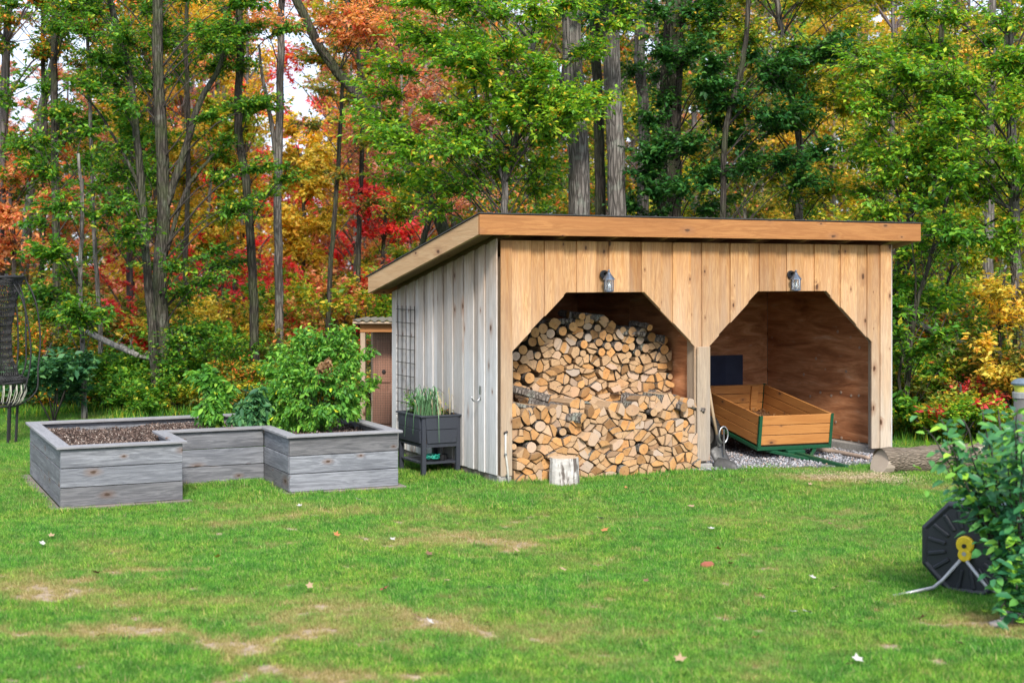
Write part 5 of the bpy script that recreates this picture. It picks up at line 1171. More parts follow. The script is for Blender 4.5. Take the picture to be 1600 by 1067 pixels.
# ------------------------------------------------------------------ screened coop behind the shed
M['coop_roof'] = plain('weathered_corrugated', (.20,.18,.14), .6)
def coop():
    D = 17.6; b = onx(563, D); root = empty('screened_coop', b, 'small screened wooden coop with a corrugated roof, partly hidden behind the shed', 'coop', rz=R(-2))
    Wd, Dp, Hh = 1.0, 1.0, 1.42; m = M['coop']
    for x, y in ((0,0),(.46,0),(Wd-.06,0),(0,Dp),(Wd-.06,Dp)): MB().box(x, x+(.045 if x == .46 else .06), y, y+.06, 0, Hh-.11 if y == 0 else Hh-.02).build('post', m, root, bevel=.003)
    MB().box(-.002, Wd+.002, -.012, .05, Hh-.108, Hh).build('header', M['fascia'], root, bevel=.003)
    MB().box(.062, .458, .0, .05, .03, .10).build('bottom_rail', m, root); MB().box(.507, Wd-.062, .0, .05, .03, .10).build('bottom_rail', m, root)
    MB().box(.0, .05, .062, Dp-.002, Hh-.10, Hh-.03).build('header', m, root); MB().box(.0, .05, .062, Dp-.002, .03, .10).build('bottom_rail', m, root)
    # mesh screen: fine wires
    mb = MB()
    for k in range(30):
        x = .07+k*.0295; mb.box(x, x+.0022, .012, .0142, .1, Hh-.11)
    for k in range(42): z = .11+k*.0295; mb.box(.06, Wd-.06, .0145, .0165, z, z+.0022)
    mb.build('wire_screen', M['rust_wire'], root)['kind'] = 'stuff'
    # corrugated roof
    mb = MB(); n = 60; v = []; 
    for j, y in enumerate((-.12, Dp+.1)):
        for i in range(n+1): v.append((-.08+i*(Wd+.2)/n, y, Hh+.042+(.0 if j == 0 else .0)+.012*math.sin(i*1.26)))
    for j, y in enumerate((-.12, Dp+.1)):
        for i in range(n+1): v.append((-.08+i*(Wd+.2)/n, y, Hh+.037+(.0 if j == 0 else .0)+.012*math.sin(i*1.26)))
    q = n+1; f = [(i, i+1, i+1+q, i+q) for i in range(n)]+[(i+2*q, i+3*q, i+1+3*q, i+1+2*q) for i in range(n)]+[(i, i+2*q, i+1+2*q, i+1) for i in range(n)]+[(i+q, i+1+q, i+1+3*q, i+3*q) for i in range(n)]
    mb.add(v, f).build('roof', M['coop_roof'], root)
    MB().box(-.08, Wd+.1, -.10, -.04, Hh+.002, Hh+.028).build('roof_batten', m, root)
    # old panelled door leaning inside, with two pairs of raised panels
    d = M['coop_door']; MB().box(.10, .86, .40, .44, .06, 1.30).build('door', d, root, bevel=.004)
    for x in (.16, .40, .64):
        for z0, z1 in ((.14, .55), (.66, 1.2)): MB().box(x, x+.17, .385, .399, z0, z1).build('door_panel', d, root, bevel=.006)
    for x in (.245, .375): MB().lathe([(.022, 0), (.026, .012), (.015, .022)], 12).xf(Matrix.Translation((x, .385, .80)) @ Matrix.Rotation(R(90), 4, 'X')).build('knob', M['rust_wire'], root)
    MB().box(.065, Wd-.065, .9, .92, .02, Hh-.05).build('back_panel', d, root)
    bn = empty('metal_bin', b, 'grey metal bin with a pale label standing inside the screened coop', 'bin', rz=0); bn.location = b+Vector((.58, .30, 0))
    MB().box(-.12, .13, -.1, .1, .02, .50).build('body', M['bin'], bn, bevel=.01); MB().box(-.13, .14, -.11, .11, .503, .53).build('lid', M['bin'], bn, bevel=.005)
    MB().box(-.02, .06, -.105, -.1015, .27, .40).build('label', M['paper'], bn)
coop()

# plants in the grey planter
def planter_plants():
    def grassy(c, n, hgt, droopk, mat, lab, nm, spread=.06, brown=0):
        root = empty(nm, c, lab, 'plant'); P_, q = [], 0; mb = MB(); mb2 = MB()
        for k in range(n):
            a = random.random()*6.28; s_ = Vector((random.uniform(-spread, spread), random.uniform(-spread, spread), 0)); d = Vector((math.cos(a), math.sin(a), 0))
            h = hgt*random.uniform(.6, 1.15); r = h*random.uniform(.2, .9)*droopk; drop = random.random() < .35*droopk
            pts = [s_, s_+d*r*.25+Vector((0, 0, h*.6)), s_+d*r*.6+Vector((0, 0, h*.95)), s_+d*r*1.1+Vector((0, 0, h*(.75 if not drop else .1))), ]
            if drop: pts.append(s_+d*r*1.2+Vector((0, 0, -h*.6)))
            w = [.005, .006, .005, .003, .001][:len(pts)]; sd_ = d.cross(Vector((0, 0, 1)))
            vv = []; [vv.extend([p-sd_*w[i], p+sd_*w[i]]) for i, p in enumerate(pts)]
            (mb2 if random.random() < brown else mb).add(vv, [(2*i, 2*i+1, 2*i+3, 2*i+2) for i in range(len(pts)-1)])
        mb.build('blades', mat, root)['kind'] = 'stuff'
        if mb2.v: mb2.build('dry_blades', M['straw'], root)['kind'] = 'stuff'
    M['straw'] = plain('straw_blade', (.55,.45,.27), .7); M['onion'] = plain('onion_green', (.10,.22,.09), .5); M['fresh'] = plain('fresh_green', (.10,.24,.04), .6)
    z = Vector((0, 0, .565))
    grassy(PLB+U*.12+W*.20+z, 80, .32, .8, M['onion'], 'clump of strappy onion leaves drooping over the grey planter', 'onion_clump', .10, .13)
    grassy(PLB+U*.28+W*.12+z, 9, .30, .25, M['straw'], 'thin dry grassy stalks at the near end of the grey planter', 'dry_stalks', .07)
    plantb = PLB+U*.18+W*.45+z
    shrub(0, 0, .24, .30, 500, 'lf_plant', .035, 'small bright leafy herb at the far end of the grey planter', 'herb', stems=5, per=8, base=plantb, cat='plant')
    shrub(0, 0, .14, .20, 200, 'lf_olive', .03, 'small pale seedling clump at the near corner of the grey planter', 'herb', stems=4, per=8, base=PLB+U*.30+W*.22+z, cat='plant')
planter_plants()

# ------------------------------------------------------------------ garden trailer
def trailer():
    uc = Vector((.944, .33, 0)).normalized(); th = math.atan2(uc.y, uc.x); base = Vector((2.66, 15.38, 0))
    root = empty('garden_trailer', base, 'orange-brown wooden garden trailer with green steel frame, nose tipped down on its drawbar', 'trailer', rz=th)
    Wd, L, Hb = .90, 1.52, .325; tilt = math.atan(.145); T_ = Matrix.Translation((0, 0, .165)) @ Matrix.Rotation(tilt, 4, 'X')
    def part(mb, nm, m, **k): return mb.xf(T_).build(nm, m, root, **k)
    h = Hb/3
    for k in range(3):
        z0 = .012+k*(h+.001); z1 = z0+h-.007
        part(MB().box(.028, Wd-.028, -.001, .021, z0, z1), 'board', M['cart_x'], bevel=.003); part(MB().box(.028, Wd-.028, L-.021, L+.001, z0, z1), 'board', M['cart_x'], bevel=.003)
        part(MB().box(.0, .022, .028, L-.028, z0, z1), 'board', M['cart_y'], bevel=.003); part(MB().box(Wd-.022, Wd, .028, L-.028, z0, z1), 'board', M['cart_y'], bevel=.003)
    for x in (-.006, Wd-.029):
        for y in (-.006, L-.029):
            sx = 1 if x > 0 else 0; sy = 1 if y > 0 else 0
            part(MB().box(x, x+.035, y+(.031 if sy else 0), y+(.035 if sy else .004), -.01, Hb+.012), 'corner_angle', M['green_steel'])
            part(MB().box(x+(.031 if sx else 0), x+(.035 if sx else .004), y+.0045, y+.0305, -.01, Hb+.012), 'corner_angle', M['green_steel'])
    for x, y in ((.12, L-.05), (Wd-.2, L-.05)): part(MB().box(x, x+.09, y, y+.026, .015, Hb-.002), 'inner_cleat', M['cart_x'], bevel=.002)
    part(MB().box(.02, Wd-.02, .02, L-.02, -.006, .010), 'floor', M['inner_board'])
    for y in (.0, L-.04): part(MB().box(-.01, Wd+.01, y, y+.04, -.048, -.011), 'frame_rail', M['green_steel'], bevel=.002)
    for x in (-.01, Wd-.03): part(MB().box(x, x+.04, .042, L-.042, -.048, -.011), 'frame_rail', M['green_steel'], bevel=.002)
    # warped board lying against the left side
    part(MB().beam((-.03, .75, -.03), (-.015, 1.5, -.03), .02, .05), 'side_skirt', M['cart_y'], bevel=.002)
    # drawbar: two diagonals meeting in a tongue that rests on the ground
    part(MB().beam((.12, .10, -.065), (Wd*.52, -.28, -.085), .032, .032), 'draw_brace', M['green_steel'], bevel=.002)
    part(MB().beam((Wd-.12, .10, -.065), (Wd*.52, -.28, -.085), .032, .032), 'draw_brace', M['green_steel'], bevel=.002)
    part(MB().box(Wd*.38, Wd*.62, -.05, .05, -.09, -.052), 'hinge_plate', M['green_steel'], bevel=.003)
    tip = MB().beam((Wd*.50, -.02, .075), (Wd*.62, -.86, .022), .05, .045); tip.build('tongue', M['green_steel'], root, bevel=.003)
    MB().beam((Wd*.62, -.86, .02), (Wd*.635, -.95, .018), .035, .014).build('hitch', M['steel'], root)
    MB().tube([(-.14, .92, .205), (Wd+.14, .92, .205)], .012, 8).build('axle', M['steel'], root)
    for x in (-.13, Wd+.06):
        w = empty('wheel', (0, 0, 0), None, None); w.parent = root; w.location = (x, .92, .205)
        ty = MB(); pr = [(.105, -.02), (.16, -.034), (.195, -.032), (.203, 0), (.195, .032), (.16, .034), (.105, .02)]
        nn = 28
        for r, a_ in pr:
            for j in range(nn): an = 2*math.pi*j/nn; ty.v.append((a_+.035, r*math.cos(an), r*math.sin(an)))
        for i in range(len(pr)): 
            for j in range(nn): i2 = (i+1) % len(pr); ty.f.append((i*nn+j, i*nn+(j+1) % nn, i2*nn+(j+1) % nn, i2*nn+j)); ty.m.append(0)
        ty.build('tyre', M['rubber'], w, smooth=True)
        tr = MB()
        for j in range(nn): an = 2*math.pi*j/nn; c = Vector((.035, .204*math.cos(an), .204*math.sin(an))); tr.beam(c-Vector((.028, 0, 0)), c+Vector((.028, 0, 0)), .012, .008, up=(0, math.cos(an), math.sin(an)))
        tr.build('tread', M['rubber'], w)
        MB().lathe([(.105, -.018), (.09, -.008), (.035, -.012), (.02, -.02), (.02, .02), (.035, .012), (.09, .008), (.105, .018)], 20).xf(Matrix.Translation((.035, 0, 0)) @ Matrix.Rotation(R(90), 4, 'Y')).build('rim', M['wheel_rim'], w, smooth=False)
    # twigs and dead leaves lying in the box
    n = 900; X = rng.uniform(.05, Wd-.05, n); Y = rng.uniform(.2, L-.05, n); Z = .02+rng.random(n)*.05
    V, Fq, k = leaf_arrays(np.stack([X, Y, Z], 1), unit(n)+np.array([0, 0, .8]), unit(n), rng.uniform(.02, .06, n), ratio=.4)
    V = np.array([tuple(T_ @ Vector(p)) for p in V]); o = link('leaf_debris', np_mesh('leaf_debris', V, Fq, M['lf_brown'], np.repeat(rng.random(n), k)))
    o.location = base; o.rotation_euler = (0, 0, th); tag(o, 'brown dead leaves and twigs lying in the trailer box', 'leaves', kind='stuff')
trailer()

def shovels():
    p = shp(DIV+.16, -.02); o = empty('shovel', p, 'long-handled shovel leaning on the centre post, dark blade down', 'shovel', rz=TH)
    MB().tube([(-.06, .03, .92), (-.02, .0, .60), (.015, -.035, .34)], .016, 8).build('handle', M['ash'], o, smooth=True)
    MB().tube([(.015, -.035, .36), (.035, -.05, .24)], [.02, .026], 8).build('socket', M['steel'], o)
    def blade(nm, o, M4):
        v = []; n = 7
        for i, (z, w) in enumerate([(.27, .05), (.25, .085), (.12, .09), (.04, .07), (.0, .02)]):
            for j in range(n): t = j/(n-1)*2-1; v.append((w*t, .022*t*t-.01, z))
        f = [(i*n+j, i*n+j+1, (i+1)*n+j+1, (i+1)*n+j) for i in range(4) for j in range(n-1)]
        mb = MB().add(v, f).xf(M4); b = mb.build(nm, M['steel'], o, smooth=True); s_ = b.modifiers.new('solid', 'SOLIDIFY'); s_.thickness = .003
    blade('blade', o, Matrix.Translation((.085, -.13, .0)) @ Matrix.Rotation(R(-22), 4, 'Y') @ Matrix.Rotation(R(-22), 4, 'X'))
    o = empty('spade', shp(DIV+.20, -.16), 'worn spade with a round steel ring grip, standing against the centre post', 'spade', rz=TH)
    MB().tube([(.0, .02, .16), (.01, .04, .42)], .011, 6).build('shaft', M['steel'], o)
    r = [(.055*math.sin(a)+.012, .045, .36+.085*math.cos(a)) for a in np.linspace(0, 2*math.pi, 19)]; MB().tube(r, .009, 6, cap=False).build('ring_grip', M['chrome'], o, smooth=True)
    blade('blade', o, Matrix.Translation((-.02, -.06, .03)) @ Matrix.Rotation(R(-70), 4, 'Y') @ Matrix.Rotation(R(-60), 4, 'X') @ Matrix.Translation((0, 0, -.12)))
shovels()
def blue_sheet():
    y = 1.96; xa, xb = DIV+.03, s_of(1160, y); zt_ = z_of(1140, 555, y); c = shp(xa, y, 0); o = empty('blue_panel', c, 'dark blue sheet standing at the back left of the trailer bay', 'panel', rz=TH)
    mb = MB(); n = 8; w_ = xb-xa
    X = [(w_*i/n, .010*math.sin(i*2.1)) for i in range(n+1)]
    v = [(x, y_, z) for z in (.2, zt_) for x, y_ in X]+[(x, y_+.02, z) for z in (.2, zt_) for x, y_ in X]; q = n+1
    f = [(i, i+1, i+1+q, i+q) for i in range(n)]+[(i+2*q, i+3*q, i+1+3*q, i+1+2*q) for i in range(n)]+[(q+i, q+i+1, 3*q+i+1, 3*q+i) for i in range(n)]+[(0, q, 3*q, 2*q), (n, 2*q+n, 3*q+n, q+n)]
    mb.add(v, f).build('sheet', M['blue_tarp'], o, smooth=False)
    for x in (.02, w_-.06): MB().box(x, x+.04, .035, .07, 0, zt_-.01).build('leg', M['black_metal'], o)
blue_sheet()
def stick_and_logs():
    o = empty('branch', gnd(1268, 722), 'bare pale branch lying on the gravel beside the trailer drawbar', 'branch'); b = o.location
    pts = [at(1267, 700, 16.0), at(1300, 707, 15.9), at(1330, 716, 15.6), at(1358, 722, 15.3)]; pts = [Vector((p.x, p.y, max(p.z, .05)))-b for p in pts]
    MB().tube(smooth_path(pts, 4, .02, 3), [.032, .03, .03, .028, .027, .026, .026, .025, .024, .024, .023, .022, .02], 8, jit=.05).build('stem', M['stick'], o, smooth=True)
    a, c = at(1376, 723, 14.45), at(1530, 724, 14.9); r = .14; a.z = c.z = r-.02; o = empty('felled_log', Vector((a.x, a.y, 0)), 'thick felled log with rough bark lying on the grass by the shed corner', 'log')
    b = o.location; n = 18; d = (c-a); k = 12; pts = [a-b+d*(i/(k-1))+Vector((0, 0, .006*math.sin(i*1.3))) for i in range(k)]
    MB().tube(pts, [r*(1+.03*math.sin(i*1.7)) for i in range(k)], n, jit=.035, seed=9, cap=False).build('bark', M['log_bark_along'], o, smooth=True)
    # cut face, slanting
    mb = MB(); dn = d.normalized(); x = dn.cross(Vector((0, 0, 1))).normalized(); y = x.cross(dn); rr = random.Random(9)
    for e, sg in ((a, -1), (c, 1)):
        mb.add([e-b+x*math.cos(t)*r*1.0+y*math.sin(t)*r*1.0+dn*sg*(.01-.06*math.sin(t)*(sg < 0)) for t in [2*math.pi*j/n for j in range(n)]]+[e-b+x*math.cos(t)*r*.99+y*math.sin(t)*r*.99-dn*sg*.08 for t in [2*math.pi*j/n for j in range(n)]],
               [tuple(range(n))]+[(j, (j+1) % n, (j+1) % n+n, j+n) for j in range(n)])
    mb.build('cut_face', M['log_end_big'], o)
t_ = NT('log_bark_along'); 
def _bk():
    t = t_; c = t.coords(); v = t.vec(c, (2.6, 14, 14)); n1 = t.noise(v, 1.0, 6, .65, .6)
    vo = t.n('TexVoronoi', {'Scale': 1.0}, feature='DISTANCE_TO_EDGE'); t.set(vo, 'Vector', t.vec(c, (3.0, 42, 42))); cr = t.mapr(vo.outputs['Distance'], 0, .5)
    col = t.mix(t.mapr(n1, .3, .7), (.17,.125,.09), (.38,.31,.235)); col = t.mix(t.math('MULTIPLY', t.math('SUBTRACT', 1.0, cr), .65), col, (.09,.07,.05))
    return t.surf(col, .9, t.bump(t.math('ADD', cr, n1), 1.0, .025), spec=.15)
M['log_bark_along'] = _bk()
stick_and_logs()

# ------------------------------------------------------------------ hose reel, post lamp, hanging chair
def hose_reel():
    D = 9.0; c = at(1511, 858, D); b = Vector((c.x, c.y, 0)); root = empty('hose_reel', b, 'black ribbed octagonal hose reel with yellow hub on bent grey tube legs', 'hose reel', rz=R(-36))
    z = c.z; r = .312
    def disc(y0, nm):
        n = 8; mb = MB(); ph = math.pi/8
        ring = lambda q, y: [(q*math.cos(2*math.pi*j/n+ph), y, z+q*math.sin(2*math.pi*j/n+ph)) for j in range(n)]
        v = ring(r, y0)+ring(r, y0+.035)+ring(r*.93, y0-.012)+ring(r*.86, y0-.002)+[(0, y0-.002, z)]
        f = []
        for j in range(n):
            k = (j+1) % n; f += [(j, k, k+n, j+n), (j+2*n, k+2*n, k, j), (j+3*n, k+3*n, k+2*n, j+2*n), (4*n, k+3*n, j+3*n)]
        f.append(tuple(range(n, 2*n))[::-1]); mb.add(v, f); mb.build(nm, M['reel'], root, bevel=.004)
    disc(-.012, 'side_disc'); disc(.36, 'side_disc')
    for j in range(16):
        a = 2*math.pi*(j+.5)/16; d = Vector((math.cos(a), 0, math.sin(a))); p = Vector((0, -.02, z)); MB().beam(p+d*r*.42, p+d*r*.80, .026, .018, up=(0, 1, 0)).build('rib', M['reel'], root, bevel=.006)
    for a0 in (0, 1):
        zz = z+(.035 if a0 == 0 else -.03); MB().tube([(0, -.055 if a0 == 0 else -.058, zz), (0, -.018, zz)], .055 if a0 == 0 else .042, 20).build('hub', M['yellow'], root, bevel=.006)
    MB().tube([(0, -.064, z+.03), (0, -.054, z+.03)], .014, 10).build('hub_bolt', M['black_metal'], root)
    MB().tube([(0, .02, z), (0, .36, z)], .15, 16).build('drum', M['reel'], root)
    MB().tube([(-.02, -.07, z-.06), (-.12, -.10, z-.19), (-.17, -.14, z-.24), (-.32, -.42, .015)], .012, 8).build('leg', M['tube_steel'], root, smooth=True)
    MB().tube([(.02, -.07, z-.06), (.14, -.07, z-.20), (.30, -.08, .01)], .012, 8).build('leg', M['tube_steel'], root, smooth=True)
    MB().tube([(-.02, .43, z-.06), (-.30, .43, .005)], .012, 8).build('leg', M['tube_steel'], root); MB().tube([(.02, .43, z-.06), (.30, .43, .01)], .012, 8).build('leg', M['tube_steel'], root)
    for s_ in (.30,): MB().tube([(s_, -.08, .008), (s_, .43, .008)], .011, 8).build('foot_bar', M['tube_steel'], root)
    MB().tube([(.0, -.06, z-.02), (.0, .44, z-.02)], .014, 8).build('axle', M['tube_steel'], root)
    MB().box(-.12, .30, .0, .34, z+r*.86, z+r*.90).build('top_guard', M['bin'], root, bevel=.01)
hose_reel()
def post_lamp():
    D = 10.5; b = onx(1597, D); root = empty('post_lamp', b, 'weathered grey post with a small amber lamp and dark cap, right edge', 'post lamp')
    zt = H-(592-HOR)/F*D; ppm = F/D
    MB().tube([(0, 0, -.05), (.005, 0, .4), (0, 0, zt-.14)], [.066, .062, .060], 16, jit=.03).build('post', M['post_grey'], root, smooth=True)
    MB().lathe([(.068, zt-.14), (.070, zt-.10), (.064, zt-.095)], 20).build('collar', M['post_band'], root)
    MB().lathe([(.05, zt-.094), (.064, zt-.045), (.05, zt-.045)], 20).build('lens', M['amber'], root)
    MB().lathe([(.076, zt-.044), (.080, zt-.03), (.055, zt-.005), (.02, zt+.005)], 20).build('cap', M['bin'], root)
post_lamp()
def hanging_chair():
    D = 17.0; b = onx(2, D); root = empty('hanging_chair', b, 'black netted cocoon swing chair with cane basket on a dark rod stand, left edge', 'garden chair')
    z = lambda py: H-(py-HOR)/F*D
    # net cover, flared at top and bottom
    prof = [(.30, z(432)), (.27, z(445)), (.20, z(480)), (.16, z(520)), (.17, z(555)), (.24, z(585)), (.34, z(592)), (.33, z(597))]
    mb = MB(); n = 56; fine = []
    for (r0, z0), (r1, z1) in zip(prof, prof[1:]):
        for q in range(6): t = q/6; t2 = t*t*(3-2*t); fine.append((r0+(r1-r0)*t2, z0+(z1-z0)*t))
    fine.append(prof[-1])
    for i, (r, zz) in enumerate(fine):
        for j in range(n): a = 2*math.pi*(j+.5*(i % 2))/n; q = r*(1+.07*math.sin(6*a+i*.05)); mb.v.append((q*math.cos(a)-.06, q*math.sin(a), zz+.01*math.sin(3*a)))
    for i in range(len(fine)-1):
        for j in range(n): mb.f.append((i*n+j, i*n+(j+1) % n, (i+1)*n+(j+1) % n, (i+1)*n+j)); mb.m.append(0)
    o = mb.build('net_cover', M['wicker'], root); s_ = o.modifiers.new('net', 'WIREFRAME'); s_.thickness = .011
    MB().tube([(.30*math.cos(a)-.06, .30*math.sin(a), z(433)) for a in np.linspace(0, 2*math.pi, 25)], .02, 6, cap=False).build('top_hoop', M['wicker'], root, smooth=True)
    for zz, r in ((z(597), .34), (z(633), .25)): MB().tube([(r*math.cos(a)-.06, r*math.sin(a), zz) for a in np.linspace(0, 2*math.pi, 25)], .017, 6, cap=False).build('basket_hoop', M['wicker'], root, smooth=True)
    for j in range(26):
        a = 2*math.pi*j/26; c, s_ = math.cos(a), math.sin(a)
        MB().tube([(.335*c-.06, .335*s_, z(597)), (.345*c-.06, .345*s_, z(612)), (.30*c-.06, .30*s_, z(626)), (.25*c-.06, .25*s_, z(633))], .0065, 5).build('cane', M['cream_cane'], root, smooth=True)
    for j in range(7):
        a = 2*math.pi*j/7+.3; c, s_ = math.cos(a), math.sin(a); MB().tube([(.24*c-.06, .24*s_, z(633)), (.22*c-.06, .22*s_, .0)], .018, 6).build('leg', M['wicker'], root)
    for k, (x0, x1, x2) in enumerate([(.10, .38, .30), (.16, .30, .14), (.02, .18, .12), (.20, .42, .40)]):
        MB().tube(smooth_path([(x0, -.1+.08*k, z(428)), ((x0+x1)/2+.05, -.1+.08*k, z(470)), (x1, -.1+.08*k, z(530)), (x1*.98, -.1+.06*k, z(575)), (x2, -.1+.05*k, z(612)), (x2*.5, 0, z(634))], 4), .011, 6).build('rod', M['wicker'], root, smooth=True)
hanging_chair()

# ------------------------------------------------------------------ blurred leafy bush at the right front
def front_bush():
    D = 8.3; b = onx(1590, D); root = empty('leafy_bush', b, 'glossy green broad-leaved bush in the right foreground beside the hose reel', 'bush'); mb = MB()
    tips = [(1450,672,.1),(1470,655,.1),(1475,725,0),(1505,655,0),(1535,640,.1),(1560,650,.2),(1480,690,0),(1515,700,-.1),(1550,700,0),(1580,700,.1),(1500,740,-.1),(1540,750,-.2),(1575,755,0),(1600,740,.1),(1556,800,-.2),(1578,810,-.25),(1600,800,0),
            (1572,850,-.3),(1590,870,-.3),(1605,850,-.1),(1570,905,-.3),(1588,920,-.35),(1610,900,-.2),(1565,950,-.3),(1600,960,-.3),(1640,760,0),(1650,850,0),(1640,930,-.1),(1660,700,.1),(1560,640,.35),(1495,715,.1),(1620,680,.3),(1590,640,-.5),(1585,670,-.5),(1605,620,-.4),(1598,700,-.5),(1575,730,-.4)]
    P_, N_, T_, S_ = [], [], [], []
    for x, y, dd in tips:
        c = at(x, y, D+dd)-b; q = smooth_path([Vector((random.uniform(-.06, .06), 0, -.02)), c*.45+Vector((0, 0, .12)), c], 5, .04, x)
        mb.tube(q, [.011-.008*i/(len(q)-1) for i in range(len(q))], 6)
        nl = 46 if x < 1620 else 20
        for k in range(nl):
            t = random.uniform(.45, 1.02); p = q[min(len(q)-1, int(t*(len(q)-1)))]+Vector((random.gauss(0, .05), random.gauss(0, .05), random.gauss(0, .05)))
            a = random.random()*6.28; P_.append(p); T_.append((math.cos(a), math.sin(a)*.8, random.uniform(-.6, .3))); N_.append((random.uniform(-.5, .5), random.uniform(-.9, .1), 1)); S_.append(random.uniform(.045, .10))
    mb.build('stems', M['twig'], root, smooth=True)
    n = len(P_); idx = list(range(n)); random.shuffle(idx); order = sorted(idx, key=lambda i: P_[i].y)
    ind, rest = order[:295], order[295:]
    shapes = []
    for k in range(6):
        V, Fq, kk = leaf_arrays([(0, 0, 0)], [(0, 0, 1)], [(1, 0, 0)], [1.0], ratio=.62, fold=.35, six=True)
        shapes.append([np_mesh('leaf', V, Fq, M['lf_bush'], np.full(kk, (k+.5)/6), smooth=False)][0])
    for i in ind:
        T = Vector(T_[i]).normalized(); N = Vector(N_[i]); S = N.cross(T).normalized(); N = T.cross(S)
        o = link('leaf', shapes[random.randrange(6)], root); Mx = Matrix((T, S, N)).transposed().to_4x4(); Mx.translation = P_[i]; o.matrix_local = Mx @ Matrix.Scale(S_[i], 4)
    V, Fq, k = leaf_arrays([tuple(P_[i]) for i in rest], [N_[i] for i in rest], [T_[i] for i in rest], [S_[i] for i in rest], ratio=.62, fold=.35, six=True)
    link('leaves', np_mesh('leaves', V, Fq, M['lf_bush'], np.repeat(rng.random(len(rest)), k)), root)['kind'] = 'stuff'
front_bush()
def stones():
    spec = [(1530,908,.055,'rounded grey-brown stone beside the hose reel foot'),(1539,922,.05,'smaller rounded pinkish stone in front of the reel stone'),(1106,890,.045,'small reddish brown clod lying on the open lawn'),
            (1579,975,.06,'dark stone at the foot of the foreground bush'),(1560,985,.05,'brownish stone beside the bare soil at the bush')]
    for k, (px, py, r, lab) in enumerate(spec):
        g = gnd(px, py); mb = MB(); rr = random.Random(k); n1, n2 = 6, 10; mb.v.append((0, 0, r*.75))
        for i in range(1, n1):
            for j in range(n2): a = 2*math.pi*j/n2; t = math.pi*i/n1; q = r*(1+rr.uniform(-.14, .14)); mb.v.append((q*math.sin(t)*math.cos(a)*1.1, q*math.sin(t)*math.sin(a)*.9, q*math.cos(t)*.75))
        mb.v.append((0, 0, -r*.75)); e = len(mb.v)-1
        mb.f = [(0, 1+j, 1+(j+1) % n2) for j in range(n2)]+[(1+(i-1)*n2+j, 1+i*n2+j, 1+i*n2+(j+1) % n2, 1+(i-1)*n2+(j+1) % n2) for i in range(1, n1-1) for j in range(n2)]+[(e, 1+(n1-2)*n2+(j+1) % n2, 1+(n1-2)*n2+j) for j in range(n2)]
        mb.m = [0]*len(mb.f); o = mb.build('stone' if k != 2 else 'clod', M['stone'] if k != 2 else M['clod'], smooth=True); o.location = g+Vector((0, 0, r*.55)); tag(o, lab, 'stone' if k != 2 else 'clod')
M['clod'] = plain('reddish_clod', (.30,.09,.05), .9, bumps=.8, bscale=60)
stones()

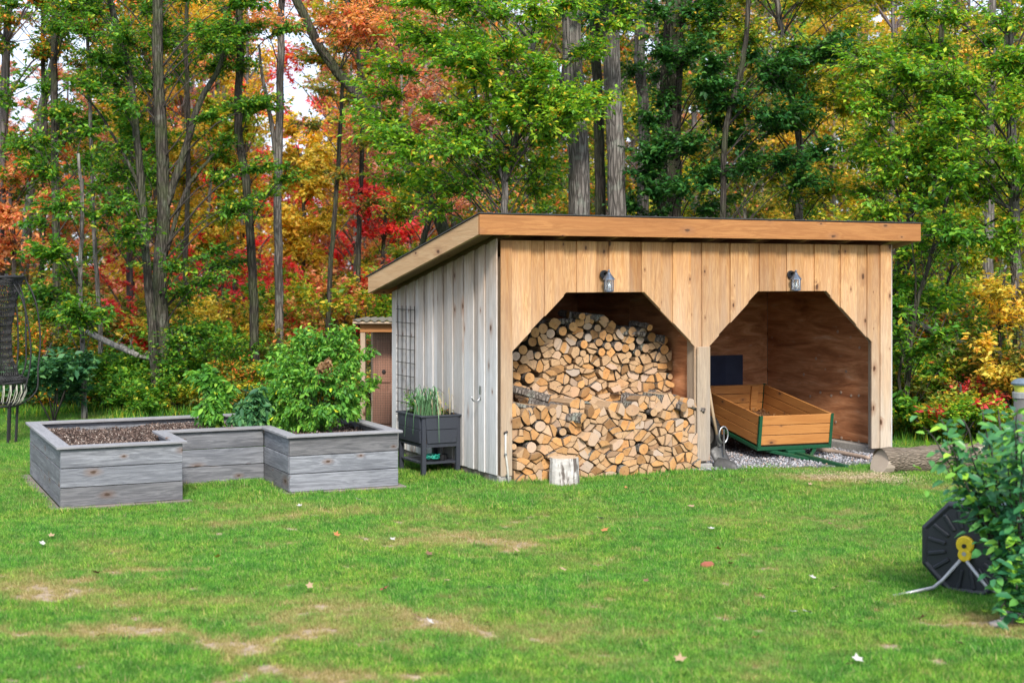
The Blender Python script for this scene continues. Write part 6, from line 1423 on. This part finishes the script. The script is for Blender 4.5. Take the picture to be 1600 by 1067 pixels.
# ------------------------------------------------------------------ fallen leaves on the lawn
def fallen_leaves():
    cols = {'red': (.30,.05,.03), 'tan': (.40,.27,.15), 'pale': (.52,.49,.45), 'brown': (.20,.10,.05), 'yellow': (.55,.40,.06), 'orange': (.45,.17,.05)}
    mats = {k: plain(k+'_dead_leaf', c, .7, var=.4) for k, c in cols.items()}
    def shape(seed):
        rr = random.Random(seed); pts = []
        for j in range(10):
            a = 2*math.pi*j/10; r = (1.0 if j % 2 == 0 else .55)*rr.uniform(.8, 1.1); pts.append((r*math.cos(a), r*math.sin(a)*.8, .35*r*r*rr.uniform(.3, 1)))
        return MB().add([(0, 0, .05)]+pts, [(0, 1+j, 1+(j+1) % 10) for j in range(10)])
    protos = {}
    spec = [(600,932,'red','in the left centre of the lawn'),(762,985,'tan','low in the middle of the lawn'),(468,799,'pale','in front of the notch of the raised bed'),(711,826,'tan','between bed and stump'),(613,852,'pale','left of the worn patch'),
            (526,846,'orange','below the right end of the raised bed'),(1240,970,'pale','white, low right of centre'),(1262,969,'pale','white, right of its twin low on the lawn'),(1270,913,'pale','white, right of the reddish clod'),(1306,930,'tan','round, below the white leaf'),
            (1202,931,'yellow','below the reddish clod'),(1141,890,'red','just right of the reddish clod'),(1122,868,'orange','above the reddish clod'),(938,818,'pale','twisted, centre of the lawn'),(1112,836,'pale','centre right of the lawn'),(1084,840,'brown','left of a pale one, centre right'),
            (1004,778,'red','near the woodpile right end'),(1018,777,'tan','paired with a red leaf near the woodpile'),(1344,985,'tan','low right, far from the reel'),(1340,1043,'pale','near the bottom right'),(1326,1052,'tan','bottom right edge'),(1062,1044,'tan','bottom centre right'),
            (945,838,'orange','just below the twisted pale leaf'),(806,870,'tan','right of the worn patch'),(80,846,'tan','far left below the bed corner'),(66,860,'pale','far left of the lawn'),(670,877,'brown','left centre'),(700,920,'tan','centre left'),(484,928,'tan','left of the red leaf'),
            (650,975,'brown','low left centre'),(672,985,'pale','beside the brown low left leaf'),(765,931,'pale','centre, below the worn patch'),(1395,804,'tan','right, below the felled log'),(1440,980,'brown','right, below the hose reel leg'),(1298,828,'brown','right centre'),(1266,764,'tan','round, below the sawdust'),
            (1160,757,'brown','at the gravel edge'),(1010,757,'tan','below the woodpile'),(978,770,'orange','below the woodpile, left of the red one'),(290,822,'tan','below the left wing of the bed'),(150,905,'brown','left, above the bare patches'),(1500,1020,'tan','bottom right near the bush'),(1180,1010,'orange','low right centre'),
            (340,880,'yellow','left, above the bare patches'),(158,1008,'yellow','bottom left'),(880,900,'tan','centre'),(1010,920,'brown','centre right'),(560,790,'pale','under the right wing of the bed'),(830,780,'brown','below the stump'),(1080,800,'tan','below the right end of the woodpile')]
    for i, (px, py, c, w) in enumerate(spec):
        k = (c, i % 3)
        if k not in protos: t = shape(i).build('fallen_leaf', mats[c]); protos[k] = t.data; bpy.data.objects.remove(t)
        o = link('fallen_leaf', protos[k]); g = gnd(px, py); o.location = (g.x, g.y, .045+random.uniform(0, .012)); sc_ = random.uniform(.024, .040); o.scale = (sc_, sc_, sc_)
        o.rotation_euler = (random.uniform(-.5, .5), random.uniform(-.5, .5), random.random()*6.28)
        nm = {'pale': 'bleached'}.get(c, c); tag(o, f'{nm} fallen leaf on the grass, {w}', 'fallen leaf', 'fallen leaves on the lawn')
fallen_leaves()

# ------------------------------------------------------------------ grass: tufts of blades set over the lawn
def grass():
    tcol = bpy.data.collections.new('grass_tufts')
    for k in range(7):
        rg = np.random.default_rng(50+k); n = 26; rad = .045*np.sqrt(rg.random(n)); a = rg.random(n)*6.28; P_ = np.stack([rad*np.cos(a), rad*np.sin(a), np.full(n, -.005)], 1)
        L = rg.uniform(.018, .052, n); ln = rg.normal(0, .42, (n, 2)); up = np.stack([ln[:, 0], ln[:, 1], np.ones(n)], 1); up /= np.linalg.norm(up, axis=1, keepdims=True)
        tipd = up.copy(); tipd[:, :2] += rg.normal(0, .5, (n, 2)); tipd /= np.linalg.norm(tipd, axis=1, keepdims=True)
        b = rg.random(n)*3.14; S = np.stack([np.cos(b), np.sin(b), np.zeros(n)], 1)*rg.uniform(.0014, .0026, n)[:, None]
        mid = P_+up*L[:, None]*.55; tip = mid+tipd*L[:, None]*.5
        V = np.stack([P_-S, P_+S, mid+S*.8, mid-S*.8, tip], 1).reshape(-1, 3)
        me = bpy.data.meshes.new('tuft'); F_ = []
        for i in range(n): F_ += [(5*i, 5*i+1, 5*i+2, 5*i+3), (5*i+3, 5*i+2, 5*i+4)]
        me.from_pydata(V.tolist(), [], F_); me.materials.append(M['grass']); at_ = me.attributes.new('tint', 'FLOAT', 'POINT'); at_.data.foreach_set('value', np.repeat(rg.random(n)**1.1, 5).astype(np.float32))
        o = bpy.data.objects.new('grass_tuft', me); tcol.objects.link(o)
    # positions: denser near the viewer
    n = 330000; Y = 5.2+16.5*rng.random(n)**1.25; X = (rng.random(n)-.5)*(Y*.74+3.2)
    keep = (Y < forest_edge(X)+.1)
    s_, y_ = to_sh(X, Y); keep &= ~((s_ > -.06) & (s_ < DIV) & (y_ > -.08) & (y_ < DEP)); keep &= ~((s_ > DIV-.1) & (s_ < LEN+.1) & (y_ > -.20-.28*sm(DIV+.3, 3.6, s_)+rng.normal(0, .03, n)) & (y_ < DEP+.1))
    dx, dy = X-BO.x, Y-BO.y; bx, by = dx*.906+dy*.423, -dx*.423+dy*.906
    keep &= ~((bx > -.07) & (bx < 3.12) & (by > -.06) & (by < 2.3) & ~((bx > 1.1) & (bx < 1.95) & (by < .84)))
    X, Y = X[keep], Y[keep]; d = dry_at(X, Y)
    thin = 1-.9*np.clip((d-.38)/.8, 0, 1); k = rng.random(len(X)) < thin; X, Y, d = X[k], Y[k], d[k]; n = len(X)
    s_, y_ = to_sh(X, Y); near = np.exp(-((np.minimum(np.abs(y_+.1), np.abs(s_+.1))/.12)**2))*((s_ > -.3) & (s_ < 5) & (y_ > -.4) & (y_ < 2.8)); dx, dy = X-BO.x, Y-BO.y; bx, by = dx*.906+dy*.423, -dx*.423+dy*.906
    nb = ((bx > -.22) & (bx < 3.22) & (by > -.17) & (by < 2.4))*(rng.random(n) < .5)
    clump = vnoise(X, Y, 4, 9)*.5+vnoise(X, Y, 11, 8)*.5; scl = (.40+.35*rng.random(n)+.62*clump+.75*near*rng.random(n)+.22*nb+.6*(rng.random(n) < .012))*(1-.35*np.clip(d, 0, 1))*(1+.25*(Y > 12))
    print('grass tufts', n)
    me = bpy.data.meshes.new('grass'); me.vertices.add(n); me.vertices.foreach_set('co', np.stack([X, Y, height_at(X, Y)], 1).astype(np.float32).ravel())
    for nm, val in (('dry', np.clip(d+rng.normal(0, .10, n)+.10*(rng.random(n) < .12), 0, 1.2)), ('scl', scl), ('rot', rng.random(n)*6.28)):
        a = me.attributes.new(nm, 'FLOAT', 'POINT'); a.data.foreach_set('value', val.astype(np.float32))
    o = link('grass', me); tag(o, 'short mown green grass covering the lawn', 'grass', kind='stuff')
    ng = bpy.data.node_groups.new('grass_scatter', 'GeometryNodeTree'); ng.interface.new_socket('Geometry', in_out='INPUT', socket_type='NodeSocketGeometry'); ng.interface.new_socket('Geometry', in_out='OUTPUT', socket_type='NodeSocketGeometry')
    N = ng.nodes.new; gi = N('NodeGroupInput'); go = N('NodeGroupOutput'); ip = N('GeometryNodeInstanceOnPoints'); ci = N('GeometryNodeCollectionInfo'); ci.inputs['Collection'].default_value = tcol; ci.inputs['Separate Children'].default_value = True; ci.inputs['Reset Children'].default_value = True
    na = N('GeometryNodeInputNamedAttribute'); na.data_type = 'FLOAT'; na.inputs[0].default_value = 'scl'; nr = N('GeometryNodeInputNamedAttribute'); nr.data_type = 'FLOAT'; nr.inputs[0].default_value = 'rot'
    cx = N('ShaderNodeCombineXYZ'); L = ng.links.new
    L(gi.outputs[0], ip.inputs['Points']); L(ci.outputs[0], ip.inputs['Instance']); ip.inputs['Pick Instance'].default_value = True
    L(nr.outputs[0], cx.inputs[2]); L(cx.outputs[0], ip.inputs['Rotation']); L(na.outputs[0], ip.inputs['Scale']); L(ip.outputs[0], go.inputs[0])
    md = o.modifiers.new('scatter', 'NODES'); md.node_group = ng
grass()

# ------------------------------------------------------------------ repeats that share a label: say which one where there are few of them
def single_out():
    seen = {}
    for o in COL.objects:
        if o.parent is None and 'label' in o: seen.setdefault(o['label'], []).append(o)
    for lab, lst in seen.items():
        if 2 <= len(lst) <= 12 and lst[0].name.split('.')[0] in ('tree', 'shrub'):
            lst.sort(key=lambda o: o.location.x/o.location.y)
            for k, o in enumerate(lst): o['label'] = (('left of two: ' if k == 0 else 'right of two: ') if len(lst) == 2 else ORD[k]+': ')+lab
single_out()
